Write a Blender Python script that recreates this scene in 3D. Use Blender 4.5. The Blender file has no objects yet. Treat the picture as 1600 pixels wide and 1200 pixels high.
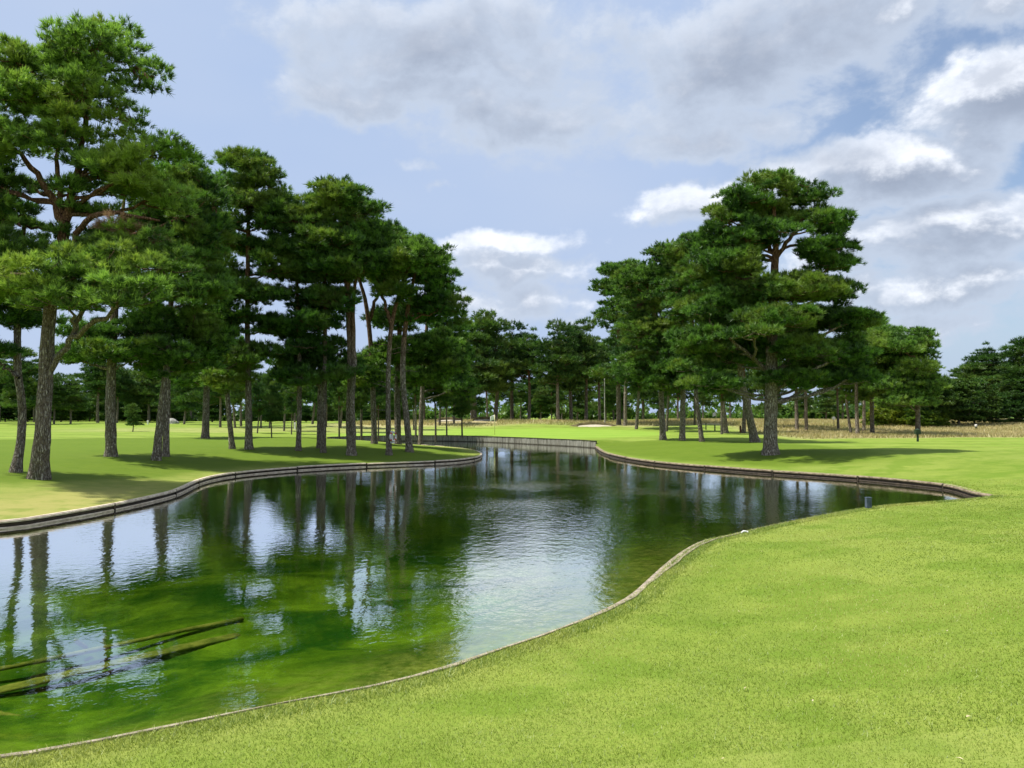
import bpy, math, random
import numpy as np
from mathutils import Vector, Matrix
from mathutils.geometry import delaunay_2d_cdt

# ------------------------------------------------------------------ camera, sky, sun, exposure
F = 1180.0                      # focal length in pixels of the 1600 px wide photograph
HOR = 648.0                     # horizon row
CAMZ = 2.8                      # eye above the water
PITCH = math.atan((HOR - 600) / F)
SUN_EL, SUN_AZ = math.radians(63), math.radians(266)     # azimuth clockwise from +Y: where the sun stands
scene = bpy.context.scene
cam_d = bpy.data.cameras.new('camera'); cam = bpy.data.objects.new('camera', cam_d)
scene.collection.objects.link(cam); scene.camera = cam
cam.location = (0, 0, CAMZ); cam.rotation_euler = (math.pi/2 + PITCH, 0, 0)
cam_d.sensor_width = 36; cam_d.lens = F/1600*36; cam_d.clip_start = .05; cam_d.clip_end = 6000
scene.view_settings.view_transform = 'Standard'; scene.view_settings.look = 'None'
scene.view_settings.exposure = 0.38; scene.view_settings.gamma = 1.0
scene.cycles.max_bounces = 6; scene.cycles.diffuse_bounces = 2; scene.cycles.glossy_bounces = 2
scene.cycles.transparent_max_bounces = 12; scene.cycles.caustics_reflective = False
scene.cycles.caustics_refractive = False
scene.cycles.sample_clamp_indirect = 4

cp, sp_ = math.cos(PITCH), math.sin(PITCH)
def ray(px, py):
    dx = (px - 800)/F; dz = (600 - py)/F
    y = cp - dz*sp_; z = sp_ + dz*cp
    return dx/y, z/y                        # per metre of Y
def onz(px, py, z):                         # point on the level z under a pixel
    a, b = ray(px, py); Y = (z - CAMZ)/b
    return (a*Y, Y)
def azel(px, py):
    a, b = ray(px, py)
    return math.atan2(a, 1), math.atan2(b, math.hypot(a, 1))

class NT:                                    # small node-tree helper
    def __init__(s, t): s.t = t; s.n = t.nodes; s.l = t.links
    def a(s, typ, **kw):
        n = s.n.new(typ)
        for k, v in kw.items(): setattr(n, k, v)
        return n
    def put(s, sock, v):
        if hasattr(v, 'links') or isinstance(v, bpy.types.NodeSocket): s.l.new(v, sock)
        elif v is not None: sock.default_value = v
    def m(s, op, a, b=None, c=None, clamp=False):
        n = s.a('ShaderNodeMath', operation=op); n.use_clamp = clamp
        for i, v in enumerate((a, b, c)):
            if v is not None: s.put(n.inputs[i], v)
        return n.outputs[0]
    def vm(s, op, a, b=None, out=0):
        n = s.a('ShaderNodeVectorMath', operation=op)
        s.put(n.inputs[0], a)
        if b is not None: s.put(n.inputs[1], b)
        return n.outputs[out]
    def mr(s, v, a, b, c=0., d=1., smooth=True):
        n = s.a('ShaderNodeMapRange'); n.interpolation_type = 'SMOOTHSTEP' if smooth else 'LINEAR'
        for i, q in enumerate((v, a, b, c, d)): s.put(n.inputs[i], q)
        return n.outputs[0]
    def mix(s, f, a, b, blend='MIX'):
        n = s.a('ShaderNodeMix', data_type='RGBA', blend_type=blend)
        s.put(n.inputs[0], f)
        for i, v in ((6, a), (7, b)):
            if isinstance(v, (tuple, list)) and len(v) == 3: v = (*v, 1)
            s.put(n.inputs[i], v)
        return n.outputs[2]
    def noise(s, vec, scale, detail=2, rough=.5, dist=0., dim='3D', col=False):
        n = s.a('ShaderNodeTexNoise', noise_dimensions=dim)
        if vec is not None: s.put(n.inputs['Vector'], vec)
        n.inputs['Scale'].default_value = scale; n.inputs['Detail'].default_value = detail
        n.inputs['Roughness'].default_value = rough; n.inputs['Distortion'].default_value = dist
        return n.outputs[1 if col else 0]
    def xyz(s, x, y, z):
        n = s.a('ShaderNodeCombineXYZ')
        for i, v in enumerate((x, y, z)): s.put(n.inputs[i], v)
        return n.outputs[0]

# ---- world: Nishita sky, a thin veil and broken cumulus laid out by compass direction
world = bpy.data.worlds.new('World'); scene.world = world; world.use_nodes = True
W = NT(world.node_tree); W.n.clear()
# cloud density group: (azimuth, elevation) -> density
cg = bpy.data.node_groups.new('cloud_density', 'ShaderNodeTree')
cg.interface.new_socket('P', in_out='INPUT', socket_type='NodeSocketVector')
cg.interface.new_socket('D', in_out='OUTPUT', socket_type='NodeSocketFloat')
G = NT(cg); gi = G.a('NodeGroupInput'); go = G.a('NodeGroupOutput')
P0 = gi.outputs[0]
wv = G.noise(P0, 5.5, 5, .62, col=True)
wv = G.vm('SUBTRACT', wv, (.5, .5, .5)); wv = G.vm('MULTIPLY', wv, (.20, .11, 0))
Pw = G.vm('ADD', P0, wv)
#            px    py    rx   ry  amp
CL = [(700, 60, 300, 110, .85), (560, 100, 170, 60, .5), (900, 120, 260, 100, .6), (1230, 70, 290, 120, .95), (1000, 180, 230, 65, .45),
      (1100, 150, 200, 60, .5), (620, 150, 190, 50, .75), (820, 190, 230, 60, .8), (1050, 225, 200, 36, .6), (1250, 165, 170, 50, .7), (1570, 165, 230, 85, 1.0), (1500, 215, 150, 28, .35), (1350, 275, 230, 72, 1.0), (1100, 320, 150, 36, .75), (1215, 300, 170, 42, .8),
      (1460, 378, 250, 66, .95), (1330, 375, 120, 40, .4), (1450, 445, 210, 44, .85), (800, 385, 150, 34, .7), (800, 425, 180, 40, .7),
      (790, 475, 200, 40, .6), (1400, 500, 200, 30, .65), (640, 255, 40, 14, .33), (800, 255, 70, 22, .33), (680, 290, 45, 14, .3),
      (1590, 15, 150, 60, .6)]
acc = None
for (x, y, rx, ry, amp) in CL:
    a0, e0 = azel(x, y); a1, _ = azel(x + rx, y); a2, _ = azel(x - rx, y); _, e1 = azel(x, y - ry)
    ra = (a1 - a2)/2; re = abs(e1 - e0)
    q = G.vm('SUBTRACT', Pw, (a0, e0, 0)); q = G.vm('MULTIPLY', q, (1/ra, 1/re, 0))
    r = G.vm('LENGTH', q, out=1)
    v = G.mr(r, 1.55, .15, 0, amp)
    acc = v if acc is None else G.m('MAXIMUM', acc, v)
st = G.vm('MULTIPLY', P0, (1, 1.5, 1))
n1 = G.noise(st, 6.0, 10, .62, .15)
# clouds everywhere else on the dome, outside the framed part of the sky
sx = G.a('ShaderNodeSeparateXYZ'); G.put(sx.inputs[0], P0)
far = G.mr(G.m('ABSOLUTE', sx.outputs[0]), .72, 1.0, 0, .62)
hi = G.mr(sx.outputs[1], .62, .85, 0, .62)
acc = G.m('MAXIMUM', acc, G.m('MAXIMUM', far, hi))
D = G.m('ADD', acc, G.m('MULTIPLY', G.m('SUBTRACT', n1, .5), 1.9))
G.put(go.inputs[0], D)

tc = W.a('ShaderNodeTexCoord'); sep = W.a('ShaderNodeSeparateXYZ'); W.put(sep.inputs[0], tc.outputs['Generated'])
az = W.m('ARCTAN2', sep.outputs[0], sep.outputs[1]); el = W.m('ARCSINE', sep.outputs[2])
P = W.xyz(az, el, 0.)
def dens(vec):
    g = W.a('ShaderNodeGroup'); g.node_tree = cg; W.put(g.inputs[0], vec); return g.outputs[0]
D0 = dens(P); D1 = dens(W.vm('ADD', P, (-.008, .022, 0)))
alpha = W.mr(D0, .18, .60)
lit = W.m('MULTIPLY', W.m('MULTIPLY', W.mr(W.m('SUBTRACT', D0, D1), -.05, .42), W.mr(W.noise(W.vm('MULTIPLY', P, (1, 1.4, 1)), 11, 6, .6), .32, .58, .42, 1)), W.m('SUBTRACT', 1., W.m('MULTIPLY', W.mr(el, .26, .33), W.mr(az, .50, .40, 0, .72))))
thick = W.mr(D0, .45, 1.15)
base = W.mix(thick, (.455, .52, .63), (.285, .33, .42))
ccol = W.mix(lit, base, (.84, .87, .93))
sky = W.a('ShaderNodeTexSky', sky_type='NISHITA'); sky.sun_disc = False
sky.sun_elevation = SUN_EL; sky.sun_rotation = SUN_AZ; sky.air_density = 1.0; sky.dust_density = 1.5; sky.ozone_density = 1.5
bg1 = W.a('ShaderNodeBackground'); W.put(bg1.inputs[0], sky.outputs[0]); bg1.inputs[1].default_value = .12
bgv = W.a('ShaderNodeBackground')
vn = W.noise(W.vm('MULTIPLY', P, (1, 2.5, 1)), 2.0, 3, .5)
W.put(bgv.inputs[0], W.mix(W.mr(vn, .3, .7), (.36, .46, .655), (.405, .49, .655))); bgv.inputs[1].default_value = 1.0
veil = W.m('SUBTRACT', .96, W.m('MULTIPLY', W.mr(el, .02, .16, .25, 1), W.mr(az, .20, .48, 0, .74)))
m1 = W.a('ShaderNodeMixShader'); W.put(m1.inputs[0], veil); W.l.new(bg1.outputs[0], m1.inputs[1]); W.l.new(bgv.outputs[0], m1.inputs[2])
bgc = W.a('ShaderNodeBackground'); W.put(bgc.inputs[0], ccol); bgc.inputs[1].default_value = 1.0
m2 = W.a('ShaderNodeMixShader'); W.put(m2.inputs[0], W.m('MULTIPLY', alpha, .93)); W.l.new(m1.outputs[0], m2.inputs[1]); W.l.new(bgc.outputs[0], m2.inputs[2])
wo = W.a('ShaderNodeOutputWorld'); W.l.new(m2.outputs[0], wo.inputs[0])
world.cycles.sampling_method = 'MANUAL'; world.cycles.sample_map_resolution = 512

sl = bpy.data.lights.new('sun', 'SUN'); sl.energy = 4.8; sl.angle = math.radians(2.0); sl.color = (1, .95, .86)
so = bpy.data.objects.new('sun', sl); scene.collection.objects.link(so)
sd = Vector((math.sin(SUN_AZ)*math.cos(SUN_EL), math.cos(SUN_AZ)*math.cos(SUN_EL), math.sin(SUN_EL)))
so.rotation_euler = sd.to_track_quat('Z', 'Y').to_euler(); so.location = sd*60

# ------------------------------------------------------------------ helpers
def link(o, parent=None):
    scene.collection.objects.link(o)
    if parent is not None: o.parent = parent
    return o
def tag(o, label=None, cat=None, group=None, kind=None):
    if label: o['label'] = label
    if cat: o['category'] = cat
    if group: o['group'] = group
    if kind: o['kind'] = kind
    return o
def empty(name, loc, label, cat, group=None):
    o = bpy.data.objects.new(name, None); o.location = loc; o.empty_display_size = .2
    link(o); return tag(o, label, cat, group)
def np_mesh(name, V, T, mat, parent=None, smooth=False, attrs=None, off=None):
    """V (n,3), T (m,3|4) -> one mesh object; off is subtracted (the thing's base)"""
    V = np.asarray(V, dtype=np.float32); T = np.asarray(T, dtype=np.int32)
    if off is not None: V = V - np.asarray(off, dtype=np.float32)
    k = T.shape[1]
    me = bpy.data.meshes.new(name)
    me.vertices.add(len(V)); me.vertices.foreach_set('co', V.ravel())
    me.loops.add(T.size); me.loops.foreach_set('vertex_index', T.ravel())
    me.polygons.add(len(T)); me.polygons.foreach_set('loop_start', np.arange(0, T.size, k, dtype=np.int32))
    me.polygons.foreach_set('loop_total', np.full(len(T), k, dtype=np.int32))
    if smooth: me.polygons.foreach_set('use_smooth', np.ones(len(T), dtype=bool))
    for an, av in (attrs or {}).items():
        at = me.attributes.new(an, 'FLOAT', 'POINT'); at.data.foreach_set('value', np.asarray(av, dtype=np.float32))
    me.update(); me.validate()
    me.materials.append(mat)
    return link(bpy.data.objects.new(name, me), parent)
class MB:                                    # quad/tri collector
    def __init__(s): s.v = []; s.f = []
    def add(s, V, Fc):
        o = len(s.v); s.v += [tuple(p) for p in V]; s.f += [tuple(i + o for i in f) for f in Fc]
    def box(s, c, size, rz=0., tilt=0.):
        x, y, z = [q/2 for q in size]
        M = Matrix.Rotation(rz, 3, 'Z') @ Matrix.Rotation(tilt, 3, 'Y')
        V = [M @ Vector((a*x, b*y, d*z)) + Vector(c) for a in (-1, 1) for b in (-1, 1) for d in (-1, 1)]
        s.add(V, [(0, 1, 3, 2), (4, 6, 7, 5), (0, 4, 5, 1), (2, 3, 7, 6), (0, 2, 6, 4), (1, 5, 7, 3)])
    def tube(s, pts, rad, n=8, cap=True):
        pts = [Vector(p) for p in pts]; V = []; Fc = []
        for i, p in enumerate(pts):
            t = (pts[min(i+1, len(pts)-1)] - pts[max(i-1, 0)]).normalized()
            u = t.orthogonal().normalized() if i == 0 else (pu - t*pu.dot(t)).normalized()
            pu = u; w = t.cross(u); r = rad[i] if hasattr(rad, '__len__') else rad
            for k in range(n):
                a = 2*math.pi*k/n; V.append(p + (u*math.cos(a) + w*math.sin(a))*r)
        for i in range(len(pts)-1):
            for k in range(n):
                Fc.append((i*n+k, i*n+(k+1) % n, (i+1)*n+(k+1) % n, (i+1)*n+k))
        if cap: Fc.append(tuple(range(n))[::-1]); Fc.append(tuple((len(pts)-1)*n+k for k in range(n)))
        s.add(V, Fc)
    def sweep(s, path, prof, closed=False):
        """path: list of (x,y,nx,ny) with n pointing to the land; prof: list of (out, z) closed polygon"""
        V = []; Fc = []; m = len(prof)
        for (x, y, nx, ny) in path:
            for (o, z) in prof: V.append((x + nx*o, y + ny*o, z))
        for i in range(len(path)-1):
            for k in range(m): Fc.append((i*m+k, i*m+(k+1) % m, (i+1)*m+(k+1) % m, (i+1)*m+k))
        Fc.append(tuple(range(m))[::-1]); Fc.append(tuple((len(path)-1)*m+k for k in range(m)))
        s.add(V, Fc)
    def build(s, name, mat, parent=None, smooth=False, off=None):
        me = bpy.data.meshes.new(name); V = s.v
        if off is not None: V = [(a-off[0], b-off[1], c-off[2]) for a, b, c in V]
        me.from_pydata(V, [], s.f); me.update()
        if smooth: me.polygons.foreach_set('use_smooth', [True]*len(me.polygons))
        me.materials.append(mat); return link(bpy.data.objects.new(name, me), parent)

def new_mat(name):
    m = bpy.data.materials.new(name); m.use_nodes = True; T = NT(m.node_tree); T.n.clear()
    out = T.a('ShaderNodeOutputMaterial'); return m, T, out
def pos(T): return T.a('ShaderNodeNewGeometry').outputs['Position']
def attr(T, name): n = T.a('ShaderNodeAttribute', attribute_name=name); return n.outputs['Fac']
def principled(T, out, col, rough=.8, spec=.3, bump=None, bstr=.5, bdist=.02, metal=0.):
    b = T.a('ShaderNodeBsdfPrincipled')
    if isinstance(col, tuple) and len(col) == 3: col = (*col, 1)
    T.put(b.inputs['Base Color'], col); T.put(b.inputs['Roughness'], rough)
    b.inputs['Specular IOR Level'].default_value = spec; b.inputs['Metallic'].default_value = metal
    if bump is not None:
        n = T.a('ShaderNodeBump'); n.inputs['Strength'].default_value = bstr; n.inputs['Distance'].default_value = bdist
        T.put(n.inputs['Height'], bump); T.l.new(n.outputs[0], b.inputs['Normal'])
    T.l.new(b.outputs[0], out.inputs[0]); return b

# ---- materials
def mat_leaf(name, dark, lite, warm, trans=.35, nscale=.9):
    m, T, out = new_mat(name)
    p = pos(T); t = attr(T, 'tint')
    nz = T.noise(p, nscale, 3, .6)
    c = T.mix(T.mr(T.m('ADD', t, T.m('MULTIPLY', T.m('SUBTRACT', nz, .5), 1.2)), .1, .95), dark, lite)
    c = T.mix(T.mr(T.noise(p, .35, 3), .48, .66, 0, .65), c, warm)
    oi = T.a('ShaderNodeObjectInfo')
    hv = T.a('ShaderNodeHueSaturation'); T.put(hv.inputs['Color'], c)
    T.put(hv.inputs['Value'], T.mr(oi.outputs['Random'], 0, 1, .8, 1.2, False))
    T.put(hv.inputs['Hue'], T.mr(oi.outputs['Random'], 0, 1, .515, .49, False)); c = hv.outputs[0]
    d = T.a('ShaderNodeBsdfDiffuse'); T.put(d.inputs[0], c)
    tr = T.a('ShaderNodeBsdfTranslucent'); T.put(tr.inputs[0], T.mix(1., c, (1.1, 1.15, .7), 'MULTIPLY'))
    mx = T.a('ShaderNodeMixShader'); mx.inputs[0].default_value = trans
    T.l.new(d.outputs[0], mx.inputs[1]); T.l.new(tr.outputs[0], mx.inputs[2])
    g = T.a('ShaderNodeBsdfGlossy'); g.inputs['Roughness'].default_value = .45; g.inputs[0].default_value = (.8, .85, .8, 1)
    mg = T.a('ShaderNodeMixShader'); mg.inputs[0].default_value = .03
    T.l.new(mx.outputs[0], mg.inputs[1]); T.l.new(g.outputs[0], mg.inputs[2]); T.l.new(mg.outputs[0], out.inputs[0])
    return m
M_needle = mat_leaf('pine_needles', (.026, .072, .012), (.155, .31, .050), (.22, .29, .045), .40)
M_needle_lit = mat_leaf('pine_needles_sunlit', (.045, .105, .015), (.25, .43, .080), (.32, .42, .075), .45)  # lighter copy of the needles, sunlight put into the colour
M_far = mat_leaf('pine_needles_far', (.024, .066, .015), (.11, .215, .04), (.14, .20, .035), .35)
M_leafy = mat_leaf('broad_leaves', (.05, .11, .012), (.19, .29, .03), (.24, .29, .03), .4)
M_oak = mat_leaf('broad_leaves_dark', (.02, .06, .015), (.08, .17, .03), (.09, .15, .03), .35)
M_dead = mat_leaf('dead_needles', (.16, .09, .05), (.42, .28, .17), (.35, .20, .12), .3)
M_fescue = mat_leaf('dry_grass', (.34, .28, .13), (.68, .58, .35), (.36, .38, .14), .35, .12)
M_lawn_blade = mat_leaf('lawn_blades', (.14, .205, .020), (.30, .37, .068), (.39, .395, .10), .35, .8)
M_sedge = mat_leaf('bank_grass', (.12, .20, .03), (.40, .46, .12), (.40, .40, .12), .35, .5)

def mat_bark():
    m, T, out = new_mat('pine_bark')
    tcn = T.a('ShaderNodeTexCoord'); p = tcn.outputs['Object']
    ps = T.vm('MULTIPLY', p, (13., 13., 1.9))
    pw = T.vm('ADD', ps, T.vm('MULTIPLY', T.noise(p, 4, 3, col=True), (2.6, 2.6, 1.0)))
    v = T.a('ShaderNodeTexVoronoi', feature='DISTANCE_TO_EDGE'); T.put(v.inputs['Vector'], pw); v.inputs['Scale'].default_value = 1.
    e = T.mr(v.outputs['Distance'], .0, .34)
    n = T.noise(T.vm('MULTIPLY', p, (14, 14, 5)), 1.6, 5, .65)
    lo = T.mix(T.mr(n, .3, .7), (.15, .13, .105), (.58, .53, .46))
    hi = T.mix(n, (.15, .08, .05), (.48, .28, .18))
    s = T.a('ShaderNodeSeparateXYZ'); T.put(s.inputs[0], p)
    nh = T.m('ADD', s.outputs[2], T.m('MULTIPLY', T.noise(p, .8, 2), 2.))
    red = T.mr(nh, 5.5, 9.5)
    c = T.mix(red, lo, hi)
    c = T.mix(e, T.mix(1., c, (.38, .34, .31), 'MULTIPLY'), c)
    mo = T.mr(T.noise(p, 1.3, 3), .56, .72, 0, .45)
    c = T.mix(mo, c, (.10, .12, .05))
    h = T.m('ADD', e, T.m('MULTIPLY', n, .5))
    hv = T.a('ShaderNodeHueSaturation'); T.put(hv.inputs['Color'], c); T.put(hv.inputs['Value'], T.mr(T.a('ShaderNodeObjectInfo').outputs['Random'], 0, 1, .8, 1.3, False))
    principled(T, out, hv.outputs[0], .95, .1, h, 1.0, .045); return m
M_bark = mat_bark()
def mat_simple(name, c1, c2, scale=6, rough=.8, stretch=(1, 1, 1), bstr=.3, bdist=.01, spec=.3, detail=4, obj=False):
    m, T, out = new_mat(name)
    p = T.a('ShaderNodeTexCoord').outputs['Object'] if obj else pos(T)
    n = T.noise(T.vm('MULTIPLY', p, stretch), scale, detail, .6)
    principled(T, out, T.mix(T.mr(n, .28, .72), c1, c2), rough, spec, n, bstr, bdist); return m
M_rail = mat_simple('weathered_rail', (.46, .36, .26), (.82, .72, .57), 5, .85, (1, 1, 3), .4)
M_rail_brown = mat_simple('brown_weathered_rail', (.10, .075, .05), (.36, .29, .21), 5, .85, (1, 1, 3), .4)
M_rail_dark = mat_simple('dark_wet_timber_and_shade', (.02, .016, .012), (.075, .055, .04), 6, .7, (1, 1, 4))
M_kerb = mat_simple('old_concrete_kerb', (.17, .14, .10), (.42, .36, .27), 9, .9, (1, 1, 1), .6, .015)
M_soil = mat_simple('bare_bank_soil', (.20, .17, .10), (.42, .36, .24), 12, .95, (1, 1, 1), .6, .02)
M_sub = mat_simple('algae_covered_timber', (.12, .15, .03), (.38, .36, .12), 5, .9, (1, 1, 1), .8, .03)
M_sand = mat_simple('bunker_sand', (.40, .36, .27), (.55, .50, .39), 3, .95, (1, 1, 1), .3)
M_white = mat_simple('white_paint', (.70, .70, .68), (.84, .84, .82), 4, .5, bstr=.0)
M_yellow = mat_simple('pale_yellow_paint', (.62, .58, .25), (.80, .76, .40), 4, .5, bstr=.0)
M_red = mat_simple('orange_red_plastic', (.55, .09, .04), (.70, .14, .07), 5, .5, bstr=.0)
M_blue = mat_simple('dull_blue_grey_metal', (.05, .075, .11), (.09, .12, .165), 8, .5, bstr=.1)
M_black = mat_simple('dark_green_paint', (.012, .03, .018), (.03, .055, .03), 6, .5, bstr=.1)
M_brown = mat_simple('brown_stained_wood', (.09, .035, .02), (.17, .07, .04), 8, .8, (1, 1, .3))
M_stone = mat_simple('grey_boulder', (.20, .20, .18), (.46, .45, .42), 3, .9, bstr=.8, bdist=.05)
M_lip = mat_simple('shadowed_turf_lip', (.05, .045, .02), (.17, .14, .06), 2.2, .95, (1, 1, 1), .8, .05)  # turf lip darkened so the colour carries its shadow line
M_litter = mat_simple('dry_fallen_leaf', (.50, .42, .22), (.75, .68, .48), 20, .8, bstr=.1)

def mat_planks():
    m, T, out = new_mat('grey_weathered_planks')
    p = pos(T); t = T.a('ShaderNodeNewGeometry').outputs['Random Per Island']
    n = T.noise(T.vm('MULTIPLY', p, (9, 9, .9)), 1.4, 5, .65)
    c = T.mix(T.mr(n, .3, .75), (.17, .165, .15), (.47, .46, .42))
    c = T.mix(T.mr(t, 0, 1, 0, .45, False), c, (.22, .20, .17))
    s = T.a('ShaderNodeSeparateXYZ'); T.put(s.inputs[0], p)
    wet = T.mr(T.m('ADD', s.outputs[2], T.m('MULTIPLY', n, .10)), .19, .06)
    c = T.mix(T.m('MULTIPLY', wet, .9), c, (.035, .03, .02))
    st = T.mr(T.noise(T.vm('MULTIPLY', p, (3, 3, .3)), 1.5, 3), .56, .70, 0, .7)
    c = T.mix(st, c, (.06, .055, .04))
    principled(T, out, c, .9, .2, n, .4, .01); return m
M_planks = mat_planks()

# ------------------------------------------------------------------ pond outline
# waterline of the left bank and the right arm read on the water level, near bank read on the kerb top
near_px = [(0, 1181), (110, 1164), (200, 1146), (330, 1120), (420, 1102), (480, 1090), (600, 1068), (700, 1041), (760, 1020), (860, 988),
           (930, 960), (985, 933), (1015, 905), (1040, 882), (1068, 860), (1100, 843), (1130, 838), (1180, 826), (1250, 811), (1360, 791), (1440, 785), (1520, 779), (1546, 775)]
tip_px = [(1553, 771), (1545, 768), (1525, 766)]
rarm_px = [(1490, 767), (1450, 762), (1400, 756.5), (1350, 752), (1280, 746.5), (1200, 741.5), (1150, 737.5), (1100, 733.5), (1060, 730), (1020, 726), (980, 720), (955, 714.5), (941, 709), (934, 704)]
wall_px = [(931, 700.5), (900, 698), (860, 696), (814, 693.5), (760, 691), (700, 689.4), (640, 689.2), (590, 690), (550, 691.2), (515, 692.5)]
pen_px = [(512, 694), (540, 694.5), (590, 695), (640, 697.5), (690, 701), (725, 704.5), (745, 708.5), (753, 713), (748, 718), (725, 722.5), (690, 725), (640, 727), (600, 728.5), (550, 730.5), (500, 733), (450, 736.5), (410, 740),
          (375, 743.5), (345, 748), (322, 753), (305, 759), (290, 767), (270, 776), (235, 785), (200, 793), (150, 803.5), (80, 816), (0, 830)]
def seq(pl, z): return [onz(x, y, z) for x, y in pl]
near = [(-26, 2.5), (-14, 3.2), (-8, 4.3)] + seq(near_px, .25)
tip = seq(tip_px, .28)
rarm = seq(rarm_px, 0); wall = seq(wall_px, 0); pen = seq(pen_px, 0) + [(-19, 15.2), (-27, 11), (-30, 6)]
def smooth(pl, step=.45, it=2):
    P_ = [np.array(p) for p in pl]
    for _ in range(it):
        Q = [P_[0]]
        for a, b in zip(P_[:-1], P_[1:]): Q += [a*.75 + b*.25, a*.25 + b*.75]
        P_ = Q + [P_[-1]]
    L = np.concatenate([[0], np.cumsum([np.linalg.norm(b-a) for a, b in zip(P_[:-1], P_[1:])])])
    n = max(2, int(L[-1]/step)); s = np.linspace(0, L[-1], n)
    A = np.array(P_); return np.stack([np.interp(s, L, A[:, 0]), np.interp(s, L, A[:, 1])], 1)
S_near = smooth(near + [tip[0]]); S_rarm = smooth(tip + rarm + [wall[0]]); S_wall = smooth(wall + [pen[0]]); S_pen = smooth(pen + [near[0]])
OUT = np.concatenate([S_near[:-1], S_rarm[:-1], S_wall[:-1], S_pen[:-1]])       # closed ring
SEGID = np.concatenate([np.full(len(S_near)-1, 0), np.full(len(S_rarm)-1, 1), np.full(len(S_wall)-1, 2), np.full(len(S_pen)-1, 3)])
A_ = OUT; B_ = np.roll(OUT, -1, 0)
def inside(P):
    x, y = P[:, 0], P[:, 1]; c = np.zeros(len(P), bool)
    for (x1, y1), (x2, y2) in zip(A_, B_):
        if y1 == y2: continue
        k = ((y1 > y) != (y2 > y)) & (x < (x2-x1)*(y-y1)/(y2-y1) + x1); c ^= k
    return c
def shore(P):
    best = np.full(len(P), 1e9); idx = np.zeros(len(P), int)
    for i, (a, b) in enumerate(zip(A_, B_)):
        d = b - a; t = np.clip(((P - a) @ d)/max(d @ d, 1e-9), 0, 1)
        q = np.hypot(P[:, 0]-a[0]-t*d[0], P[:, 1]-a[1]-t*d[1]); k = q < best
        best[k] = q[k]; idx[k] = i
    return best, idx
sg = np.array([1., 1., 1.])
EDGE_Z = {0: .25, 1: .21, 2: .60, 3: .21}
_ez = np.array([EDGE_Z[s] for s in SEGID], float)
# blend the edge height along the ring so the bank ramps from edging to wall
for _ in range(3): _ez = (np.roll(_ez, 1) + _ez + np.roll(_ez, -1))/3
def smst(t): t = np.clip(t, 0, 1); return t*t*(3-2*t)
def ground_z(P):
    P = np.atleast_2d(np.asarray(P, float)); x, y = P[:, 0], P[:, 1]
    d, i = shore(P); ze = _ez[i]
    zt = .82 + .50*smst((y-80)/45) + .15*smst((y-130)/120) + .42*smst((y-82)/26)*smst((x-14)/14)
    zt = zt + .30*np.exp(-((x-2)**2/160 + (y-1)**2/90))
    zt = zt + .06*np.sin(x*.11+.5)*np.sin(y*.08+1) + .05*np.sin(x*.05-y*.04)
    # low mounds behind the green
    zt = zt + .62*np.exp(-(((x-0)/24)**2 + ((y-113)/7)**2)) + .20*np.exp(-(((x-24)/12)**2 + ((y-98)/6)**2))
    wd = np.where(ze > .4, 22., 7.5)
    t = np.clip(d/wd, 0, 1)
    s = .45*t + .55*smst(t)
    return ze + (zt - ze)*s
def gz(x, y): return float(ground_z([(x, y)])[0])
def hit(px, py):                             # the ground point under a pixel
    a, b = ray(px, py); z = .8
    for _ in range(12):
        Y = (z - CAMZ)/b if b < -1e-4 else 300
        Y = min(max(Y, 1), 400); zn = gz(a*Y, Y); z = .5*z + .5*zn
    return Vector((a*Y, Y, gz(a*Y, Y)))

# ------------------------------------------------------------------ ground sheet (with the pond cut out of it)
def gridpts(x0, x1, y0, y1, st, jit=.3):
    xs = np.arange(x0, x1+1e-6, st); ys = np.arange(y0, y1+1e-6, st)
    g = np.stack(np.meshgrid(xs, ys), -1).reshape(-1, 2)
    rng = np.random.default_rng(int(st*100)); return g + rng.uniform(-jit, jit, g.shape)*st
lev = [(-16, 26, -4, 32, .7), (-42, 44, -14, 96, 1.5), (-110, 120, -40, 190, 7), (-420, 420, -150, 620, 40), (-2400, 2400, -600, 3400, 400)]
pts = []
for k, (x0, x1, y0, y1, st) in enumerate(lev):
    g = gridpts(x0, x1, y0, y1, st)
    if k:
        a0, a1, b0, b1, _ = lev[k-1]
        g = g[~((g[:, 0] > a0-st*.3) & (g[:, 0] < a1+st*.3) & (g[:, 1] > b0-st*.3) & (g[:, 1] < b1+st*.3))]
    pts.append(g)
pts = np.concatenate(pts)
dd, _ = shore(pts); ins = inside(pts)
outer = pts[(~ins) & (dd > .25)]; inner = pts[ins & (dd > .3)]
# extra rings just outside the shore, for the bank's shape
def ring(off):
    t = np.roll(OUT, -1, 0) - np.roll(OUT, 1, 0); t /= np.linalg.norm(t, axis=1)[:, None]
    n = np.stack([t[:, 1], -t[:, 0]], 1)
    if inside(OUT[:1] + n[:1]*.05)[0]: n = -n
    r = OUT + n*off; d, _ = shore(r); k = inside(r)
    return r[(d > abs(off)*.9) & (~k if off > 0 else k)]
t_ = np.roll(OUT, -1, 0) - np.roll(OUT, 1, 0); t_ /= np.linalg.norm(t_, axis=1)[:, None]
NRM = np.stack([t_[:, 1], -t_[:, 0]], 1)
if inside(OUT[40:41] + NRM[40:41]*.05)[0]: NRM = -NRM          # NRM points to the land
outer = np.concatenate([outer, ring(.35), ring(.9), ring(1.8)])
n0 = len(OUT)
def cdt(points):
    co = [Vector(p) for p in np.concatenate([OUT, points])]
    return delaunay_2d_cdt(co, [(i, (i+1) % n0) for i in range(n0)], [], 0, 1e-5)
r = cdt(outer); V2 = np.array([tuple(v) for v in r[0]]); T2 = np.array([f for f in r[2] if len(f) == 3])
cen = V2[T2].mean(1); T2 = T2[~inside(cen)]
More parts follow.
